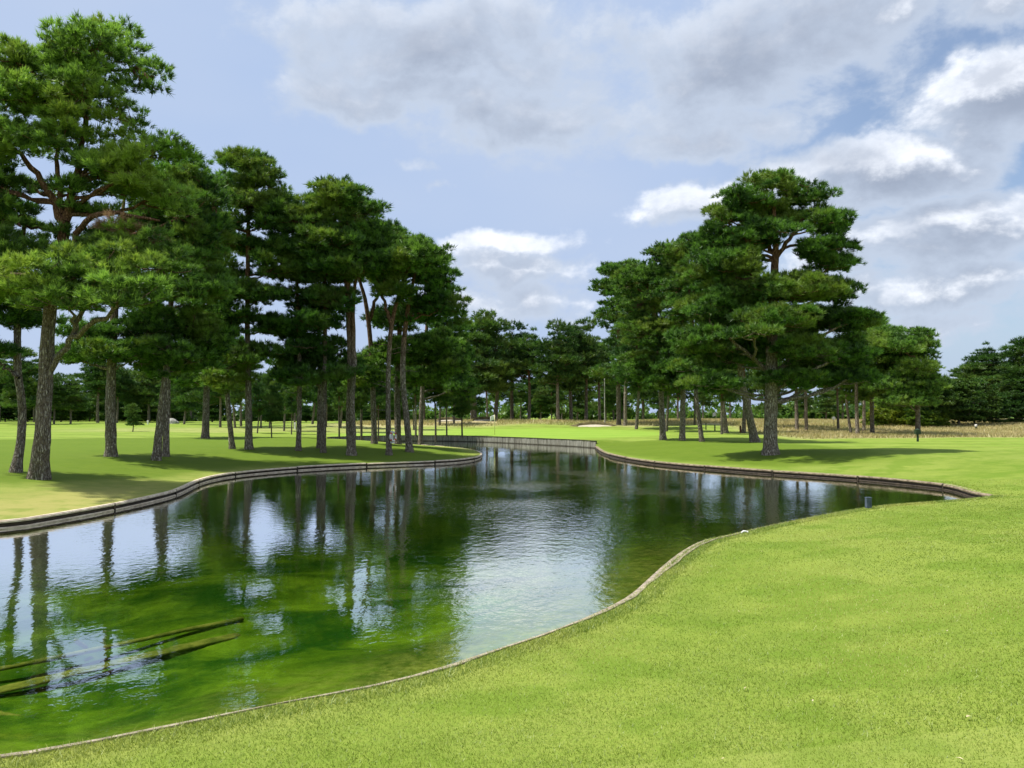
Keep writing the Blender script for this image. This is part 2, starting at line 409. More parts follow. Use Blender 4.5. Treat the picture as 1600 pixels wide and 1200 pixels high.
Z = ground_z(V2); V3 = np.column_stack([V2, Z])
# zone attributes of the turf: dry = tan lawn, rough = tall dry grass, putt = close-mown green
def zones(P):
    x, y = P[:, 0], P[:, 1]; d, i = shore(P); s = SEGID[i]
    dry = np.where((s == 3) & (x < -6), np.exp(-((d-1.2)/2.6)**2), 0)*smst((34-y)/12)
    dry = np.maximum(dry, np.where(s == 3, .45*np.exp(-(d/1.8)**2), 0))
    dry = np.maximum(dry, np.where(s == 0, .5*np.exp(-(d/.5)**2), 0))
    wob = 2.5*np.sin(x*.21) + 1.6*np.sin(x*.47+1)
    rough = smst((y - (103 + wob))/4)*smst((x+32)/8)*smst((62-x)/10)*smst((138-y)/8)
    rr = smst((x-(22+.10*(y-60)))/6)*smst((y-(62+wob*.6+.10*(x-20)))/4)*smst((150-y)/14)*(1-smst((x-44-(y-62)*.9)/7)*.85)
    rough = np.maximum(rough, rr)
    mid = smst((x+6)/-5)*smst((x+60)/10)*smst((y-83-wob)/4)*smst((105-y)/8)
    rough = np.maximum(rough, mid*.28)
    putt = np.exp(-(np.maximum(0, np.hypot((x+1)/17, (y-83)/14)-1)/.06)**2)
    return dry, rough, putt
dz_, rz_, pz_ = zones(V2)
# bunker beds are let into the ground
def inpoly(P, poly):
    x, y = P[:, 0], P[:, 1]; c = np.zeros(len(P), bool); dm = np.full(len(P), 1e9)
    for a, b in zip(poly, poly[1:]+poly[:1]):
        a = np.array(a); b = np.array(b)
        if a[1] != b[1]: c ^= ((a[1] > y) != (b[1] > y)) & (x < (b[0]-a[0])*(y-a[1])/(b[1]-a[1]) + a[0])
        d = b-a; t = np.clip(((P-a) @ d)/(d @ d), 0, 1); dm = np.minimum(dm, np.hypot(x-a[0]-t*d[0], y-a[1]-t*d[1]))
    return np.where(c, dm, -dm)
def hp(l): return [tuple(hit(*q)[:2]) for q in l]
SEMI_SHADE = [hp([(-200, 690), (70, 686), (250, 684), (330, 682), (500, 684), (560, 693), (700, 700), (735, 708), (690, 716), (560, 722), (450, 727), (380, 731), (330, 736), (270, 745), (200, 748), (100, 752), (0, 757), (-200, 765)]),
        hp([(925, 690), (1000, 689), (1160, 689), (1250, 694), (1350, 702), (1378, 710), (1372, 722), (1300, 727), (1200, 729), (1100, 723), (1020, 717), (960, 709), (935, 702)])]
def semi_shade_of(P): return np.max([smst((inpoly(P, q)+.7)/1.4) for q in SEMI_SHADE], 0)  # semi-rough around the trees together with the shade they cast
TEE = hit(1300, 1165).y
BUNK = [(hit(930, 667), 2.1, 1.5), (hit(757, 665.5), 1.7, 1.2), (hit(701, 665.5), 1.9, 1.3)]

def mat_turf():
    m, T, out = new_mat('mown_turf')
    p = pos(T); dry = attr(T, 'dry'); rough = attr(T, 'rough'); putt = attr(T, 'putt')
    big = T.noise(p, .22, 3, .55); mid = T.noise(p, 1.6, 4, .6); fine = T.noise(p, 26, 4, .7); vf = T.noise(p, 90, 2, .6)
    c = T.mix(T.mr(big, .38, .62), (.150, .220, .028), (.23, .285, .055))
    c = T.mix(T.mr(mid, .35, .7, 0, .6), c, (.265, .325, .055))
    c = T.mix(T.mr(T.noise(p, .75, 3, .6), .47, .62, 0, .7), c, (.115, .20, .015))
    c = T.mix(T.mr(fine, .35, .68, 0, .6), c, (.13, .22, .018))
    c = T.mix(T.mr(vf, .5, .75, 0, .35), c, (.36, .44, .09))
    # mowing bands on the far left fairway and the green
    s = T.a('ShaderNodeSeparateXYZ'); T.put(s.inputs[0], p)
    band = T.m('SINE', T.m('MULTIPLY', T.m('ADD', T.m('MULTIPLY', s.outputs[0], .35), T.m('MULTIPLY', s.outputs[1], .94)), 1.15))
    bm = T.m('MULTIPLY', T.mr(band, -.4, .4), T.mr(s.outputs[1], 36, 50, 0, .35))
    c = T.mix(bm, c, (.27, .38, .06))
    c = T.mix(T.m('MULTIPLY', putt, .6), c, (.24, .40, .05))
    c = T.mix(T.m('MULTIPLY', T.m('MULTIPLY', dry, T.mr(mid, .25, .6, .35, 1)), .85), c, (.36, .33, .11))
    rt = T.mix(T.mr(mid, .3, .7), (.30, .26, .11), (.52, .44, .25))
    c = T.mix(rough, c, rt)
    tee = T.mr(s.outputs[1], TEE+.05, TEE-.02)
    c = T.mix(T.m('MULTIPLY', tee, .12), c, (.44, .44, .14))
    sp = T.mr(T.noise(p, 3.2, 5, .7), .60, .76, 0, .2)
    c = T.mix(sp, c, (.34, .36, .10))
    c = T.mix(T.m('MULTIPLY', attr(T, 'semi_shade'), .88), c, T.mix(T.m('ADD', T.m('MULTIPLY', mid, .5), T.m('MULTIPLY', fine, .5)), (.060, .125, .006), (.150, .215, .018)))  # semi-rough turf, with tree shade painted into its darker green
    h = T.m('ADD', fine, T.m('MULTIPLY', vf, .6))
    principled(T, out, c, .9, .12, h, .55, .03); return m
M_turf = mat_turf()
land = np_mesh('ground', V3, T2, M_turf, smooth=True, attrs={'dry': dz_, 'rough': rz_, 'putt': pz_, 'semi_shade': semi_shade_of(V2)}); tag(land, kind='structure')

# earth skirt of the bank, down below the bed
sk = MB(); V = []; Fc = []
for i in range(n0):
    x, y = OUT[i]; z = gz(x, y); V += [(x, y, z), (x, y, -1.6)]
for i in range(n0):
    j = (i+1) % n0; Fc.append((2*i, 2*j, 2*j+1, 2*i+1))
sk.add(V, Fc); tag(sk.build('pond_bank', M_soil), kind='structure')

# pond bed
r = cdt(inner); Vb = np.array([tuple(v) for v in r[0]]); Tb = np.array([f for f in r[2] if len(f) == 3])
Tb = Tb[inside(Vb[Tb].mean(1))]
db, ib = shore(Vb)
x, y = Vb[:, 0], Vb[:, 1]
zb = -.07 - .50*smst(db/4.5) + .05*np.sin(x*1.3+y*.6)*smst(db) + .04*np.sin(y*1.9-x*.8)*smst(db)
zb[SEGID[ib] == 2] -= .15
def mat_bed():
    m, T, out = new_mat('algae_pond_bed')
    p = pos(T); dp = attr(T, 'shoal')
    w = T.vm('ADD', p, T.vm('MULTIPLY', T.noise(p, .7, 3, col=True), (1.6, 1.6, 0)))
    n1 = T.noise(w, .55, 5, .65); n2 = T.noise(w, 1.9, 6, .7); n3 = T.noise(p, 9, 4, .6)
    c = T.mix(T.mr(n1, .36, .68), (.016, .080, .010), (.22, .35, .028))
    c = T.mix(T.mr(n2, .40, .68, 0, .6), c, (.025, .085, .004))
    c = T.mix(T.mr(n2, .56, .72, 0, .45), c, (.22, .27, .03))
    sc = T.mix(T.mr(n3, .3, .7), (.26, .26, .07), (.56, .52, .24))
    c = T.mix(T.m('MULTIPLY', dp, T.mr(n2, .3, .6, .25, .9)), c, sc)
    principled(T, out, c, .95, .05, n3, .5, .03); return m
bed = np_mesh('pond_bed', np.column_stack([Vb, zb]), Tb, mat_bed(), smooth=True, attrs={'shoal': np.exp(-(db/np.where(SEGID[ib] == 0, np.clip(1.2+(Vb[:, 0]+3)*.35, 1.2, 2.8), 1.2))**2)})
tag(bed, kind='structure')

# water sheet
Vw = np.column_stack([OUT + NRM*.03, np.zeros(n0)])
def mat_water():
    m, T, out = new_mat('pond_water')
    p = pos(T)
    sw = T.vm('MULTIPLY', T.vm('SUBTRACT', p, (2.2, 25, 0)), (1/6.5, 1/17, 0)); wind = T.mr(T.vm('LENGTH', sw, out=1), 1.15, .35, 0, 1)
    calm = T.m('MULTIPLY', T.mr(T.noise(p, .16, 3, .5), .36, .64, .35, 1.2), T.m('ADD', .28, T.m('MULTIPLY', wind, .72)))
    a = T.noise(T.vm('MULTIPLY', p, (1.3, .9, 1)), 4.2, 2, .5, .3)
    b = T.noise(T.vm('MULTIPLY', p, (1, 1.3, 1)), 13, 2, .5, .3)
    c = T.noise(p, .9, 2, .5)
    h = T.m('ADD', T.m('MULTIPLY', a, .62), T.m('ADD', T.m('MULTIPLY', b, .16), T.m('MULTIPLY', c, .30)))
    h = T.m('MULTIPLY', h, calm)
    bn = T.a('ShaderNodeBump'); bn.inputs['Strength'].default_value = 1.; bn.inputs['Distance'].default_value = .021; T.put(bn.inputs['Height'], h)
    fr = T.a('ShaderNodeFresnel'); fr.inputs[0].default_value = 1.40; T.l.new(bn.outputs[0], fr.inputs[1])
    gl = T.a('ShaderNodeBsdfGlossy'); gl.inputs['Roughness'].default_value = .02; gl.inputs[0].default_value = (1, 1, 1, 1); T.l.new(bn.outputs[0], gl.inputs['Normal'])
    tr = T.a('ShaderNodeBsdfTransparent'); tr.inputs[0].default_value = (.80, .90, .56, 1)
    mx = T.a('ShaderNodeMixShader'); T.put(mx.inputs[0], T.m('MINIMUM', T.m('MULTIPLY', fr.outputs[0], 2.4), .97)); T.l.new(tr.outputs[0], mx.inputs[1]); T.l.new(gl.outputs[0], mx.inputs[2])
    T.l.new(mx.outputs[0], out.inputs[0]); return m
r = delaunay_2d_cdt([Vector(p[:2]) for p in Vw], [(i, (i+1) % n0) for i in range(n0)], [], 1, 1e-6)
wt = np_mesh('water', [(v[0], v[1], 0) for v in r[0]], [f for f in r[2] if len(f) == 3], mat_water()); tag(wt, kind='structure')

# bunkers: sand let into a hollow with a grass lip behind
for k, (c, rx, ry) in enumerate(BUNK):
    V = [(c.x, c.y, c.z+.06)]; Fc = []; n = 40
    for rr_ in (.5, 1.):
        for q in range(n):
            a = 2*math.pi*q/n; w = 1 + .12*math.sin(3*a+k) + .07*math.sin(5*a)
            X = c.x + rx*w*rr_*math.cos(a); Y = c.y + ry*w*rr_*math.sin(a)
            V.append((X, Y, gz(X, Y) + (.05 if rr_ < 1 else .012) + .25*max(0, math.sin(a))*rr_))
    for q in range(n):
        Fc += [(0, 1+q, 1+(q+1) % n)]; Fc += [(1+q, 1+n+q, 1+n+(q+1) % n, 1+(q+1) % n)]
    mb = MB(); mb.add(V, Fc); s_ = mb.build('bunker', M_sand, smooth=True); tag(s_, kind='structure')

    V = []; Fc = []; n = 26
    for q in range(n+1):
        a = math.pi*(.06+.88*q/n); w = 1 + .12*math.sin(3*a+k) + .07*math.sin(5*a); t = max(0., math.sin(math.pi*q/n))**.6
        for (ro, zz) in ((.97, .02), (1.0, .42*t+.03), (1.10, .50*t+.03), (1.5, .02)):
            X = c.x + rx*w*ro*math.cos(a); Y = c.y + ry*w*math.sin(a)*ro + (0 if ro < 1.2 else 1.2); V.append((X, Y, gz(X, Y)+zz+(.26 if ro < 1.2 else 0)*t*.6))
    for q in range(n):
        for m_ in range(3): Fc.append((q*4+m_, q*4+m_+1, q*4+m_+5, q*4+m_+4))
    mb = MB(); mb.add(V, Fc); tag(mb.build('bunker_lip', M_lip, smooth=True), kind='structure')

# ------------------------------------------------------------------ edging, kerb and wall of the pond
def path_of(seg, i0=0, i1=None, back=0.):
    idx = np.where(SEGID == seg)[0]; idx = idx[i0:i1]
    return [(OUT[i][0]+NRM[i][0]*back, OUT[i][1]+NRM[i][1]*back, NRM[i][0], NRM[i][1]) for i in idx]
def edging(name, seg, label, cat, zt, i0=0, i1=None, strip=.30, rm=None, lm=None):
    ph = path_of(seg, i0, i1); o = ph[len(ph)//2]
    root = empty(name, (o[0], o[1], 0), label, cat); off = (o[0], o[1], 0)
    mb = MB(); mb.sweep(ph, [(-.01, -.5), (.05, -.5), (.05, zt-.02), (-.01, zt-.02)]); mb.build('backing_board', M_rail_dark, root, off=off)
    rnd = random.Random(seg*7+1)
    per = 9; k = 0
    n = len(ph); cuts = list(range(0, n, per))
    top = MB(); low = MB()
    for a in cuts:
        b = min(a+per, n-1)
        if b-a < 2: continue
        sub = ph[a:b+1]; e0, e1 = sub[0], sub[-1]
        # pull the ends in a little: a dark joint between the rails
        def lerp(p, q, t): return tuple(p[i]*(1-t)+q[i]*t for i in range(4))
        sub = [lerp(sub[0], sub[1], .12)] + sub[1:-1] + [lerp(sub[-1], sub[-2], .12)]
        j = rnd.uniform(-.012, .012)
        top.sweep(sub, [(-.085, zt-.065+j), (-.02, zt-.07+j), (.06, zt-.07+j), (.06, zt+.004+j), (-.06, zt+.008+j), (-.09, zt-.03+j)])
        low.sweep(sub, [(-.075, -.03+j*.5), (-.01, -.10), (.0, .045+j*.5), (-.06, .05+j*.5), (-.085, .025+j*.5)])
    top.build('top_rail', rm or M_rail, root, off=off); low.build('lower_rail', lm or M_rail, root, off=off)
    st = MB(); st.sweep(ph, [(.06, zt-.06), (strip, zt-.06), (strip, zt+.012), (.06, zt+.0)]); st.build('soil_strip', M_soil, root, off=off)
    for a in cuts[1:]:
        if a >= n: break
        x, y, nx, ny = ph[a]; pm = MB(); rot = math.atan2(ny, nx)
        pm.box((x-nx*.055, y-ny*.055, -.10+zt*.5), (.05, .06, zt+.14), rot); pm.build('post', M_rail_dark, root, off=off)
    return root
edging('pond_edging', 3, 'two-railed timber edging along the left bank and round the grassy point under the pines', 'pond edging', .21, strip=.42)
edging('pond_edging', 1, 'low timber edging below the big lone pine along the right arm of the pond', 'pond edging', .21, strip=.12, rm=M_rail_brown, lm=M_rail_dark)
# near kerb
ph = path_of(0); o = ph[len(ph)//2]
kb = MB(); mid_i = len(ph)
pr = []
V = []; Fc = []
xw = [p_[0] for p_ in ph]
for i, (x, y, nx, ny) in enumerate(ph):
    w = .07 + .02*math.sin(i*.9) + (.12*math.exp(-((x-3.6)/1.5)**2) if y > 10 and x < 5.4 else 0)
    if x > 5.6 and y > 11: w = .08
    w += .015*math.sin(i*2.3)
    for (a, b) in ((-.03, -.5), (-.03, .245), (w*.5, .262), (w, .262+.12*w), (w, -.5)): V.append((x+nx*a, y+ny*a, b))
for i in range(len(ph)-1):
    for k in range(4): Fc.append((i*5+k, i*5+k+1, (i+1)*5+k+1, (i+1)*5+k))
kb.add(V, Fc)
tag(kb.build('kerb', M_kerb, smooth=False), 'narrow old concrete kerb between the near lawn and the water', 'kerb')
# plank wall below the green
ph = path_of(2); o = ph[len(ph)//2]; wl = empty('retaining_wall', (o[0], o[1], 0), 'grey weathered plank wall at the water below the putting green', 'wall'); off = (o[0], o[1], 0)
rnd = random.Random(5); pl = MB()
L = 0; P_ = np.array([(p_[0], p_[1]) for p_ in ph]); cum = np.concatenate([[0], np.cumsum(np.hypot(*np.diff(P_, axis=0).T))])
s_ = 0
while s_ < cum[-1]-.3:
    w = rnd.uniform(.24, .34); c = s_+w/2; X = np.interp(c, cum, P_[:, 0]); Y = np.interp(c, cum, P_[:, 1])
    X2 = np.interp(c+.05, cum, P_[:, 0]); Y2 = np.interp(c+.05, cum, P_[:, 1]); rz = math.atan2(Y2-Y, X2-X)
    h = .60+rnd.uniform(-.03, .01); sh = rnd.uniform(-.015, .015)
    nx, ny = -math.sin(rz), math.cos(rz); 
    pl.box((X-nx*sh, Y-ny*sh, (h-.5)/2), (w-.02, .06, h+.5), rz); s_ += w
pl.build('plank_facing', M_planks, wl, off=off)
shd = MB(); shd.sweep(ph, [(-.06, .585), (.12, .585), (.12, .63), (-.06, .63)]); shd.build('shadow_strip', M_rail_dark, wl, off=off)  # dark strip painting the soil shadow along the wall top
bk = MB(); bk.sweep(ph, [(.035, -.5), (.08, -.5), (.08, .58), (.035, .58)]); bk.build('backing_board', M_rail_dark, wl, off=off)

# ------------------------------------------------------------------ sunken timbers
def W3(px, py, z): x, y = onz(px, py, z); return Vector((x, y, z))
def beam(mb, a, b, w, h):
    n = 30; rn = random.Random(int(a.x*100)); d = (b-a).normalized(); t = Vector((d.y, -d.x, 0)).normalized(); V = []; m = 8; wob = [rn.uniform(0, 6) for _ in range(4)]
    for i in range(n+1):
        u = i/n; p = a.lerp(b, u) + t*(.006*math.sin(u*9+wob[0])+rn.uniform(-.004, .004)) + Vector((0, 0, .004*math.sin(u*7+wob[1])+rn.uniform(-.003, .003)))
        k = 1+.06*math.sin(u*13+wob[2])+rn.uniform(-.05, .05)
        for q in range(m):
            an = 2*math.pi*q/m; e = 1+rn.uniform(-.10, .10); V.append(p + t*math.cos(an)*w*.52*k*e + Vector((0, 0, math.sin(an)*h*.55*k*e)))
    mb.add(V, [tuple(range(m))[::-1]]+[(i*m+q, i*m+(q+1) % m, (i+1)*m+(q+1) % m, (i+1)*m+q) for i in range(n) for q in range(m)]+[tuple(n*m+q for q in range(m))])
b0 = W3(-120, 1070, -.46); b1 = W3(378, 967, -.46)
fr_ = empty('sunken_timber_frame', b0.lerp(b1, .5), 'algae covered timber rails lying under the water near the left edge', 'sunken timber'); off = tuple(fr_.location)
mb = MB(); beam(mb, b0, b1, .13, .05); mb.build('upper_beam', M_sub, fr_, True, off=off)
mb = MB(); beam(mb, W3(-120, 1106, -.53), W3(372, 992, -.53), .26, .05); mb.build('lower_beam', M_sub, fr_, True, off=off)
mb = MB(); beam(mb, W3(117, 1001, -.34), W3(136, 1012, -.48), .07, .07); mb.build('cross_stake', M_sub, fr_, True, off=off)
mb = MB(); beam(mb, W3(370, 972, -.50), W3(380, 990, -.55), .07, .05); mb.build('end_piece', M_sub, fr_, True, off=off)
mb = MB(); beam(mb, W3(-30, 1108, -.42), W3(36, 1124, -.45), .07, .06)
tag(mb.build('sunken_branch', M_sub, smooth=True), 'short pale sunken branch below the submerged rails at the left', 'branch')

# ------------------------------------------------------------------ trees
RNG = np.random.default_rng(11)
def tubes_np(lines, nseg=8, rough=.0, seed=0):
    """lines: list of (pts (n,3), radii (n)) -> quads"""
    Vs = []; Fs = []; o = 0; rg = np.random.default_rng(seed)
    for pts_, rad, ns in lines:
        pts_ = np.asarray(pts_, float); rad = np.asarray(rad, float); n = len(pts_)
        t = np.gradient(pts_, axis=0); t /= np.linalg.norm(t, axis=1)[:, None]+1e-9
        ref = np.array([1., 0, 0]) if abs(t[:, 0]).mean() < .8 else np.array([0, 1., 0])
        u = ref - t*(t @ ref)[:, None]; u /= np.linalg.norm(u, axis=1)[:, None]; w = np.cross(t, u)
        a = np.linspace(0, 2*np.pi, ns, endpoint=False)
        rr_ = rad[:, None]*(1 + rough*rg.uniform(-1, 1, (n, ns)))
        P_ = pts_[:, None, :] + (u[:, None, :]*np.cos(a)[None, :, None] + w[:, None, :]*np.sin(a)[None, :, None])*rr_[:, :, None]
        Vs.append(P_.reshape(-1, 3))
        i = np.arange(n-1)[:, None]*ns; k = np.arange(ns)[None, :]; k2 = (k+1) % ns
        Fs.append(np.stack([i+k, i+k2, i+ns+k2, i+ns+k], -1).reshape(-1, 4)+o); o += n*ns
    return np.concatenate(Vs), np.concatenate(Fs)
def spline(pts_, n):
    P_ = np.asarray(pts_, float)
    for _ in range(2):
        if len(P_) < 3: break
        Q = np.empty((2*(len(P_)-1)+2, P_.shape[1])); Q[0] = P_[0]; Q[-1] = P_[-1]
        Q[1:-1:2] = P_[:-1]*.75+P_[1:]*.25; Q[2:-1:2] = P_[:-1]*.25+P_[1:]*.75; P_ = Q
    L_ = np.concatenate([[0], np.cumsum(np.linalg.norm(np.diff(P_[:, :3], axis=0), axis=1))])
    s = np.linspace(0, L_[-1], n); return np.stack([np.interp(s, L_, P_[:, k]) for k in range(P_.shape[1])], 1)
def pad_points(c, r, h, n, rg):
    """points on the lumpy upper shell of a flat foliage pad, with outward directions"""
    d = rg.normal(size=(n, 3)); d /= np.linalg.norm(d, axis=1)[:, None]
    d[:, 2] = np.where(d[:, 2] < -.15, -d[:, 2]*rg.uniform(-.4, 1, n), d[:, 2])
    ph = rg.uniform(0, 6, 3)
    lump = 1 + .22*np.sin(d[:, 0]*5+ph[0])*np.sin(d[:, 1]*5+ph[1]) + .12*np.sin(d[:, 1]*9+ph[2]+d[:, 0]*7)
    q = d*lump[:, None]*rg.uniform(.62, 1.12, n)[:, None]
    p = c + q*np.array([r, r, h])
    o = d*np.array([1, 1, .7]) + np.array([0, 0, .55]); o /= np.linalg.norm(o, axis=1)[:, None]
    return p, o
def tufts(p, o, L, w, N, rg, spread=.78):
    n = len(p)
    d = o[:, None, :] + rg.normal(size=(n, N, 3))*spread*.6
    d /= np.linalg.norm(d, axis=2)[:, :, None]
    s = rg.normal(size=(n, N, 3)); s = np.cross(d, s); s /= np.linalg.norm(s, axis=2)[:, :, None]+1e-9
    b = p[:, None, :] + rg.normal(size=(n, N, 3))*L*.13
    Ln = L*rg.uniform(.6, 1.15, (n, N, 1))
    V = np.stack([b - s*w*.5, b + s*w*.5, b + d*Ln], 2).reshape(-1, 3)
    T = np.arange(len(V)).reshape(-1, 3)
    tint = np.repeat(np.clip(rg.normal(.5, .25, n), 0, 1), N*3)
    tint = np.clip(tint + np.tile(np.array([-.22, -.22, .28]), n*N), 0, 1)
    return V, T, tint
ANI = np.array([1, 1, 1.45])
def crown_from_blobs(blobs, attach, rg, padr, tuft, cover=1.0):
    """blobs: (centre, (rx,ry,rz)); attach(z, c) -> a point on the trunk; returns crown arrays and branch tubes"""
    L, w, N, sp = tuft
    PV = []; PO = []; PT = []; br = []
    for blob in blobs:
        c, R3 = blob[:2]
        c = np.array(c, float); R3 = np.array(R3, float)
        area = 4*np.pi*((R3[0]*R3[1])**1.6+(R3[0]*R3[2])**1.6+(R3[1]*R3[2])**1.6)**(1/1.6)/3**(1/1.6)
        npd = max(3, int(cover*area/(padr*padr*2.6)))
        cand = rg.normal(size=(npd*5, 3)); cand /= np.linalg.norm(cand, axis=1)[:, None]
        cand *= rg.uniform(.25, 1.1, len(cand))[:, None]
        keep = np.empty((0, 3))
        for q in cand:
            if len(keep) == 0 or np.min(np.linalg.norm((keep-q)*R3*ANI, axis=1)) > padr*1.48: keep = np.vstack([keep, q])
            if len(keep) >= npd: break
        a = attach(c[2], c) if len(blob) < 3 else np.array(blob[2])
        m = a*.45+c*.55; m[2] = a[2]+(c[2]-a[2])*.35
        dist = np.linalg.norm(c-a); lr = .018+.016*dist
        if dist > .4:
            ln = spline([a, m, c], 8) + np.pad(rg.normal(size=(6, 3))*.03*dist**.5, ((1, 1), (0, 0)))
            br.append((ln, np.linspace(lr*1.25, lr*.5, 8), 6))
        for q in keep:
            pc = c + q*R3; pr_ = padr*rg.choice([.55, .75, 1., 1.25, 1.45])
            n = max(6, int(pr_*pr_*2*np.pi*.95/(sp*sp)))
            p, o = pad_points(pc, pr_, pr_*rg.uniform(.32, .62), n, rg); PV.append(p); PO.append(o); PT.append(np.full(n, rg.normal(0, .13)))
            s0 = c*.6+m*.4 if rg.random() < .5 else c
            e = pc - np.array([0, 0, pr_*.15]); mm = (s0+e)/2 - np.array([0, 0, .12*np.linalg.norm(e-s0)])
            if rg.random() < .9: br.append((spline([s0, mm, e], 5), np.linspace(lr*.42, .010, 5), 4))
    p = np.concatenate(PV); o = np.concatenate(PO)
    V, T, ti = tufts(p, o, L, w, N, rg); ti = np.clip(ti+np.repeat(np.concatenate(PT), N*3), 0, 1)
    return (V, T, ti), br
TREE_GROUP = None
def pine(base_px, trunk, blobs, label, seed, tuft=None, padr=.7, mat=None, forks=(), group=None, cover=1.0, name='pine_tree', Y=None, depth=1.0, dead=None, bare=0):
    """trunk: (px,py,width px)...  blobs: (px,py,rx,ry[,depth offset]) all at the tree's own distance"""
    rg = np.random.default_rng(seed)
    b = hit(*base_px)
    if Y is not None: a_, _ = ray(*base_px); b = Vector((a_*Y, Y, gz(a_*Y, Y)))
    Yt = b.y; sc = Yt/F
    def wp(px, py, dy=0.): a_, c_ = ray(px, py); return np.array([a_*(Yt+dy), Yt+dy, CAMZ+c_*(Yt+dy)])
    root = empty(name, b, label, 'pine tree', group); off = np.array(b)
    lines = []
    dyw = np.cumsum(rg.normal(size=len(trunk))*.12); dyw -= dyw[0]
    tp = [wp(q[0], q[1], dyw[i]) for i, q in enumerate(trunk)]; tr = [q[2]*sc*.405 for q in trunk]
    tp[0] = np.array(b); root_r = tr[0]
    A = [np.append(tp[0]-np.array([0, 0, .25]), tr[0]*1.12), np.append(tp[0]+np.array([0, 0, .02]), tr[0]*1.05)]+[np.append(p, r_) for p, r_ in zip(tp[1:], tr[1:])]
    q = spline(A, max(14, int((tp[-1][2]-tp[0][2])/.3)))
    flare = 1+.30*np.exp(-np.maximum(0, q[:, 2]-b.z)/.18)
    lines.append((q[:, :3], q[:, 3]*flare, 14))
    for fk in forks:
        fp = spline([np.append(wp(k[0], k[1], k[3] if len(k) > 3 else 0), k[2]*sc*.5) for k in fk], 14)
        fp[:, :3] += np.pad(rg.normal(size=(12, 3))*.035, ((1, 1), (0, 0)))
        lines.append((fp[:, :3], fp[:, 3], 8))
    tq = q
    spine = np.concatenate([l[0] for l in lines])
    def attach(z, c):
        h = np.hypot(*(spine[:, :2]-c[:2]).T); tz = z - .30*h
        k = np.argmin(np.abs(spine[:, 2]-tz) + .25*h + np.where(spine[:, 2] > z, 1., 0.) + np.where(spine[:, 2] < b.z+1.6, 8., 0.)); return spine[k].copy()
    BL = []
    for bb in blobs:
        px, py, rx, ry = bb[:4]; R_ = rx*sc; H_ = ry*sc
        nlay = 1 if len(bb) > 4 else (2 if R_ > 1.0 else 1)
        dep = max(R_, .8)*depth
        for k in range(nlay):
            dy = bb[4] if len(bb) > 4 else (rg.uniform(.35, 1.0)*dep*(1 if (k+int(rg.integers(2))) % 2 else -1))
            BL.append((wp(px+rg.uniform(-.1, .1)*rx, py, dy), (R_*.86, max(R_*.75, .5), H_*.95)))
        par = BL[-1][0]
        for k in range(3):
            a1 = rg.uniform(0, 6.28); f_ = rg.uniform(.32, .5)
            BL.append((wp(px+math.cos(a1)*rx*.80, py+math.sin(a1)*ry*.95, rg.uniform(-.8, .8)*dep), (R_*f_, R_*f_, max(H_*f_*1.2, .25)), par))
    tuft = tuft or (.30, .050, 9, .17)
    (V, T, ti), br = crown_from_blobs(BL, attach, rg, padr, tuft, cover)
    for _ in range(bare):                      # dead side twigs on the bare trunk
        k = rg.integers(len(tq)//4, len(tq)*3//4); s0 = tq[k, :3]; a_ = rg.uniform(0, 6.28); l_ = rg.uniform(.5, 1.4)
        e = s0+np.array([math.cos(a_)*l_, math.sin(a_)*l_, rg.uniform(-.1, .35)*l_])
        br.append((spline([s0, (s0+e)/2+rg.normal(size=3)*.12, e], 6), np.linspace(.032, .008, 6), 4))
    Vt, Ft = tubes_np(lines+br, rough=.07, seed=seed)
    np_mesh('trunk', Vt, Ft, M_bark, root, True, off=off)
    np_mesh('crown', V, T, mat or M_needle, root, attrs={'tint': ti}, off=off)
    if dead:
        DB = [(wp(*d_[:2], -1.2), (d_[2]*sc, d_[2]*sc*.7, d_[3]*sc)) for d_ in dead]
        (V, T, ti), br2 = crown_from_blobs(DB, attach, rg, .45, (.22, .018, 10, .15), .6)
        dd_ = np_mesh('dead_foliage', V, T, M_dead, root, attrs={'tint': ti}, off=off); dd_['label'] = 'patch of dead brown needles in the crown'
    return root

